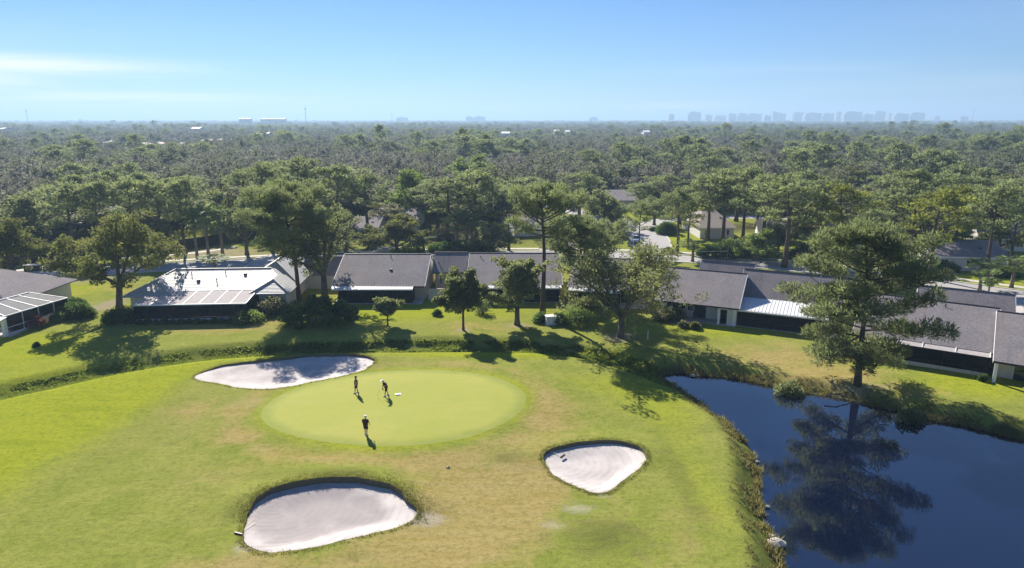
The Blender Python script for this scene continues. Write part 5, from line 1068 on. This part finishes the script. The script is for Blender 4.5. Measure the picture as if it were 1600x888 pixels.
# bunker rakes
def rake(px, py, rz, label, z=None, handle='yellow'):
    x, y = G(px, py); o = empty('bunker_rake', (x, y, hz(x, y)+.03 if z is None else z), rz, label, 'rake', 'bunker rakes'); MB().tube([(0, 0, .05), (0, 1.7, .07)], [.018, .018], 6).build('handle', M[handle], o); h = MB().box(-.32, .32, -.05, .05, .0, .08); h.build('rake_head', M['dark'], o)
    for k in range(9): MB().box(-.30+k*.073, -.28+k*.073, -.08, -.05, -.06, .03).build('tine', M['dark'], o)
rake(373, 838, -.35, 'rake with yellow handle on the grass left of the large bunker'); rake(879, 713, .9, 'rake lying in the small rounded bunker', -.02, 'white'); rake(556, 566, -1.1, 'rake lying in the far bunker near its right end', -.02, 'white')
x, y = G(700, 732); m = MB(); m.lathe([(.16, 0), (.17, .03), (.13, .06), (.02, .07)], sides=12); o = m.build('sprinkler_head', M['dark']); o.location = (x, y, hz(x, y)); tag(o, 'dark round sprinkler cover in the turf between the bunkers', 'sprinkler')

# small site objects
x, y = G(860, 506); o = empty('utility_box', (x, y, hz(x, y)), .2, 'white utility box between two dark bushes on the lawn', 'utility box'); MB().box(-.7, .7, -.5, .5, .12, 1.15).build('cabinet', M['white'], o); MB().box(-.76, .76, -.56, .56, 1.15, 1.25).build('lid', M['white'], o); MB().box(-.85, .85, -.65, .65, -.05, .12).build('pad', M['concrete'], o)
for a in (-.35, .35): MB().box(a-.3, a+.3, -.52, -.5, .2, 1.08).build('door', M['offwhite'], o)
x, y = G(1012, 531); o = empty('marker_post', (x, y, hz(x, y)), 0, 'slim white marker post on the lawn right of the spreading oak', 'post'); MB().tube([(0, 0, -.1), (0, 0, 1.15)], [.05, .05], 8).build('pole', M['white'], o); MB().tube([(0, 0, 1.15), (0, 0, 1.2)], [.055, .02], 8).build('cap', M['white'], o)
x, y = G(52, 424); o = empty('utility_cabinet', (x, y, 0), .2, 'dark utility cabinet with pale top before the left fence', 'utility box'); MB().box(-1.3, 1.3, -.6, .6, 0, 1.2).build('cabinet', M['dark'], o); MB().box(-1.35, 1.35, -.65, .65, 1.2, 1.3).build('lid', M['offwhite'], o)
x, y = G(80, 440); o = empty('rubbish_bin', (x, y, 0), .1, 'dark blue wheeled bin at the left kerb', 'bin'); MB().add([(-.28,-.3,.05),(.28,-.3,.05),(.28,.3,.05),(-.28,.3,.05),(-.36,-.4,1.0),(.36,-.4,1.0),(.36,.4,1.0),(-.36,.4,1.0)], [(0,3,2,1),(4,5,6,7),(0,1,5,4),(1,2,6,5),(2,3,7,6),(3,0,4,7)]).build('bin_body', M['car_navy'], o); MB().box(-.38, .38, -.42, .42, 1.0, 1.08).build('lid', M['car_navy'], o)
for s in (-1, 1): q = MB(); q.tube([(s*.30, .32, .12), (s*.38, .32, .12)], [.12, .12], 10); q.build('wheel', M['rubber'], o)
x, y = G(1467, 470); o = empty('mailbox_stand', (x, y, 0), -.4, 'row of four black mailboxes on a stand by the right driveway', 'mailbox'); MB().box(-1.3, 1.3, -.06, .06, .95, 1.05).box(-1.1, -1.0, -.05, .05, 0, .95).box(1.0, 1.1, -.05, .05, 0, .95).build('stand', M['dark'], o)
for k in range(4):
    xx = -.98+k*.65; q = MB(); pr = [(-.16, 0), (.16, 0), (.16, .16), (.11, .27), (0, .31), (-.11, .27), (-.16, .16)]; n = len(pr); q.add([(xx+a, -.28, 1.06+b) for a, b in pr]+[(xx+a, .28, 1.06+b) for a, b in pr], [tuple(range(n)), tuple(range(2*n-1, n-1, -1))]+[(i, i+n, (i+1) % n+n, (i+1) % n) for i in range(n)]); q.build('mailbox', M['dark'], o)
def lamp(px, py, label):
    x, y = G(px, py); o = empty('street_lamp', (x, y, 0), 0, label, 'street lamp', 'street lamps'); MB().tube([(0, 0, 0), (0, 0, .5), (0, 0, 5.2)], [.11, .07, .05], 8).build('pole', M['offwhite'], o); MB().lathe([(.08, 0), (.2, .1), (.24, .45), (.1, .55), (.02, .6)], (0, 0, 5.2), 10).build('lantern', M['offwhite'], o)
lamp(988, 410, 'slim pale street lamp near the parked cars')
x, y = G(1136, 408); o = empty('timber_pole', (x, y, 0), 0, 'short timber pole with a rail beside the street hedge', 'pole'); MB().tube([(0, 0, 0), (0, 0, 3.2)], [.12, .10], 8).build('post', M['bark_palm'], o); MB().bar((-7, .0, 1.9), (0, 0, 2.05), .06).build('rail', M['offwhite'], o)

# cars
def car(px, py, rz, paint, label):
    x, y = G(px, py); o = empty('parked_car', (x, y, .02), rz, label, 'car', 'cars parked by the side street')
    prof = [(-2.2, .35), (-2.25, .62), (-2.15, .80), (-1.35, .92), (1.75, .95), (2.15, .88), (2.22, .60), (2.18, .35)]; b = MB(); n = len(prof)
    ring = lambda s, k: [(s*k, a, z) for a, z in prof]
    vs = [(-.82, a, z) for a, z in prof]+[(-.90, a*.985, z*.98 if z > .6 else z) for a, z in prof]+[(.90, a*.985, z*.98 if z > .6 else z) for a, z in prof]+[(.82, a, z) for a, z in prof]; vs = [(-.9, a, z) for a, z in prof]+[(.9, a, z) for a, z in prof]
    b.add(vs, [tuple(range(n-1, -1, -1)), tuple(range(n, 2*n))]+[(i, (i+1) % n, (i+1) % n+n, i+n) for i in range(n)]); bo = b.build('body', M[paint], o); bv = bo.modifiers.new('bevel', 'BEVEL'); bv.width = .07; bv.segments = 2
    cab = [(-1.30, .90), (-.55, 1.42), (1.0, 1.45), (1.75, .93)]; c = MB(); n = 4; c.add([(-.83 if i in (0, 3) else -.66, a, z) for i, (a, z) in enumerate(cab)]+[(.83 if i in (0, 3) else .66, a, z) for i, (a, z) in enumerate(cab)], [(3, 2, 1, 0), (4, 5, 6, 7)]+[(i, (i+1) % n, (i+1) % n+n, i+n) for i in range(n)]); c.build('cabin_glass', M['glass'], o)
    r = MB(); r.box(-.67, .67, -.56, 1.02, 1.425, 1.475).bar((-.83, -1.28, .92), (-.67, -.54, 1.44), .07).bar((.83, -1.28, .92), (.67, -.54, 1.44), .07).bar((-.83, 1.73, .94), (-.67, 1.0, 1.45), .09).bar((.83, 1.73, .94), (.67, 1.0, 1.45), .09).bar((-.80, .25, .93), (-.68, .25, 1.44), .07).bar((.80, .25, .93), (.68, .25, 1.44), .07); r.build('roof', M[paint], o)
    for s in (-1, 1):
        for yy in (-1.38, 1.35):
            w = MB().tube([(s*.72, yy, .33), (s*.93, yy, .33)], [.33, .33], 16).build('wheel', M['rubber'], o); MB().tube([(s*.92, yy, .33), (s*.945, yy, .33)], [.20, .19], 12).build('rim', M['steel'], w)
        MB().box(s*.62-.2, s*.62+.2, -2.27, -2.18, .62, .76).build('headlight', M['white'], o); MB().box(s*.66-.18, s*.66+.18, 2.15, 2.24, .66, .80).build('tail_light', M['red_paint'], o); MB().box(s*.98-.09, s*.98+.09, -.95, -.80, .92, 1.06).build('mirror', M[paint], o)
M['red_paint'] = plain('tail_light_red', (.35, .02, .02), .3)
car(992, 378, .12, 'car_silver', 'silver blue car parked behind the navy car'); car(990, 387, .1, 'car_navy', 'dark navy car parked nearest at the side street'); car(968, 353, 1.3, 'car_silver', 'silver car beside the round dark tree'); car(768, 367, 1.5, 'car_white', 'white car glimpsed right of the palm clump')

# ------------------------------------------------------------------ haze
hb = MB().box(-20000, 20000, -300, 17500, -4.5, 185).mesh('haze', [])
def haze_mat():
    m = bpy.data.materials.new('haze_air'); m.use_nodes = True; t = m.node_tree; t.nodes.clear(); o = t.nodes.new('ShaderNodeOutputMaterial'); v = t.nodes.new('ShaderNodeVolumePrincipled')
    v.inputs['Color'].default_value = (.50, .73, 1.0, 1); v.inputs['Density'].default_value = HAZE; v.inputs['Anisotropy'].default_value = .2; v.inputs['Density Attribute'].default_value = ''; v.inputs['Temperature Attribute'].default_value = ''; v.inputs['Color Attribute'].default_value = ''
    t.links.new(v.outputs[0], o.inputs['Volume']); return m
HAZE = .00026
hb.materials.append(haze_mat()); ho = bpy.data.objects.new('haze', hb); link(ho); tag(ho, 'pale blue haze over the far wood and skyline', 'haze', None, 'stuff')
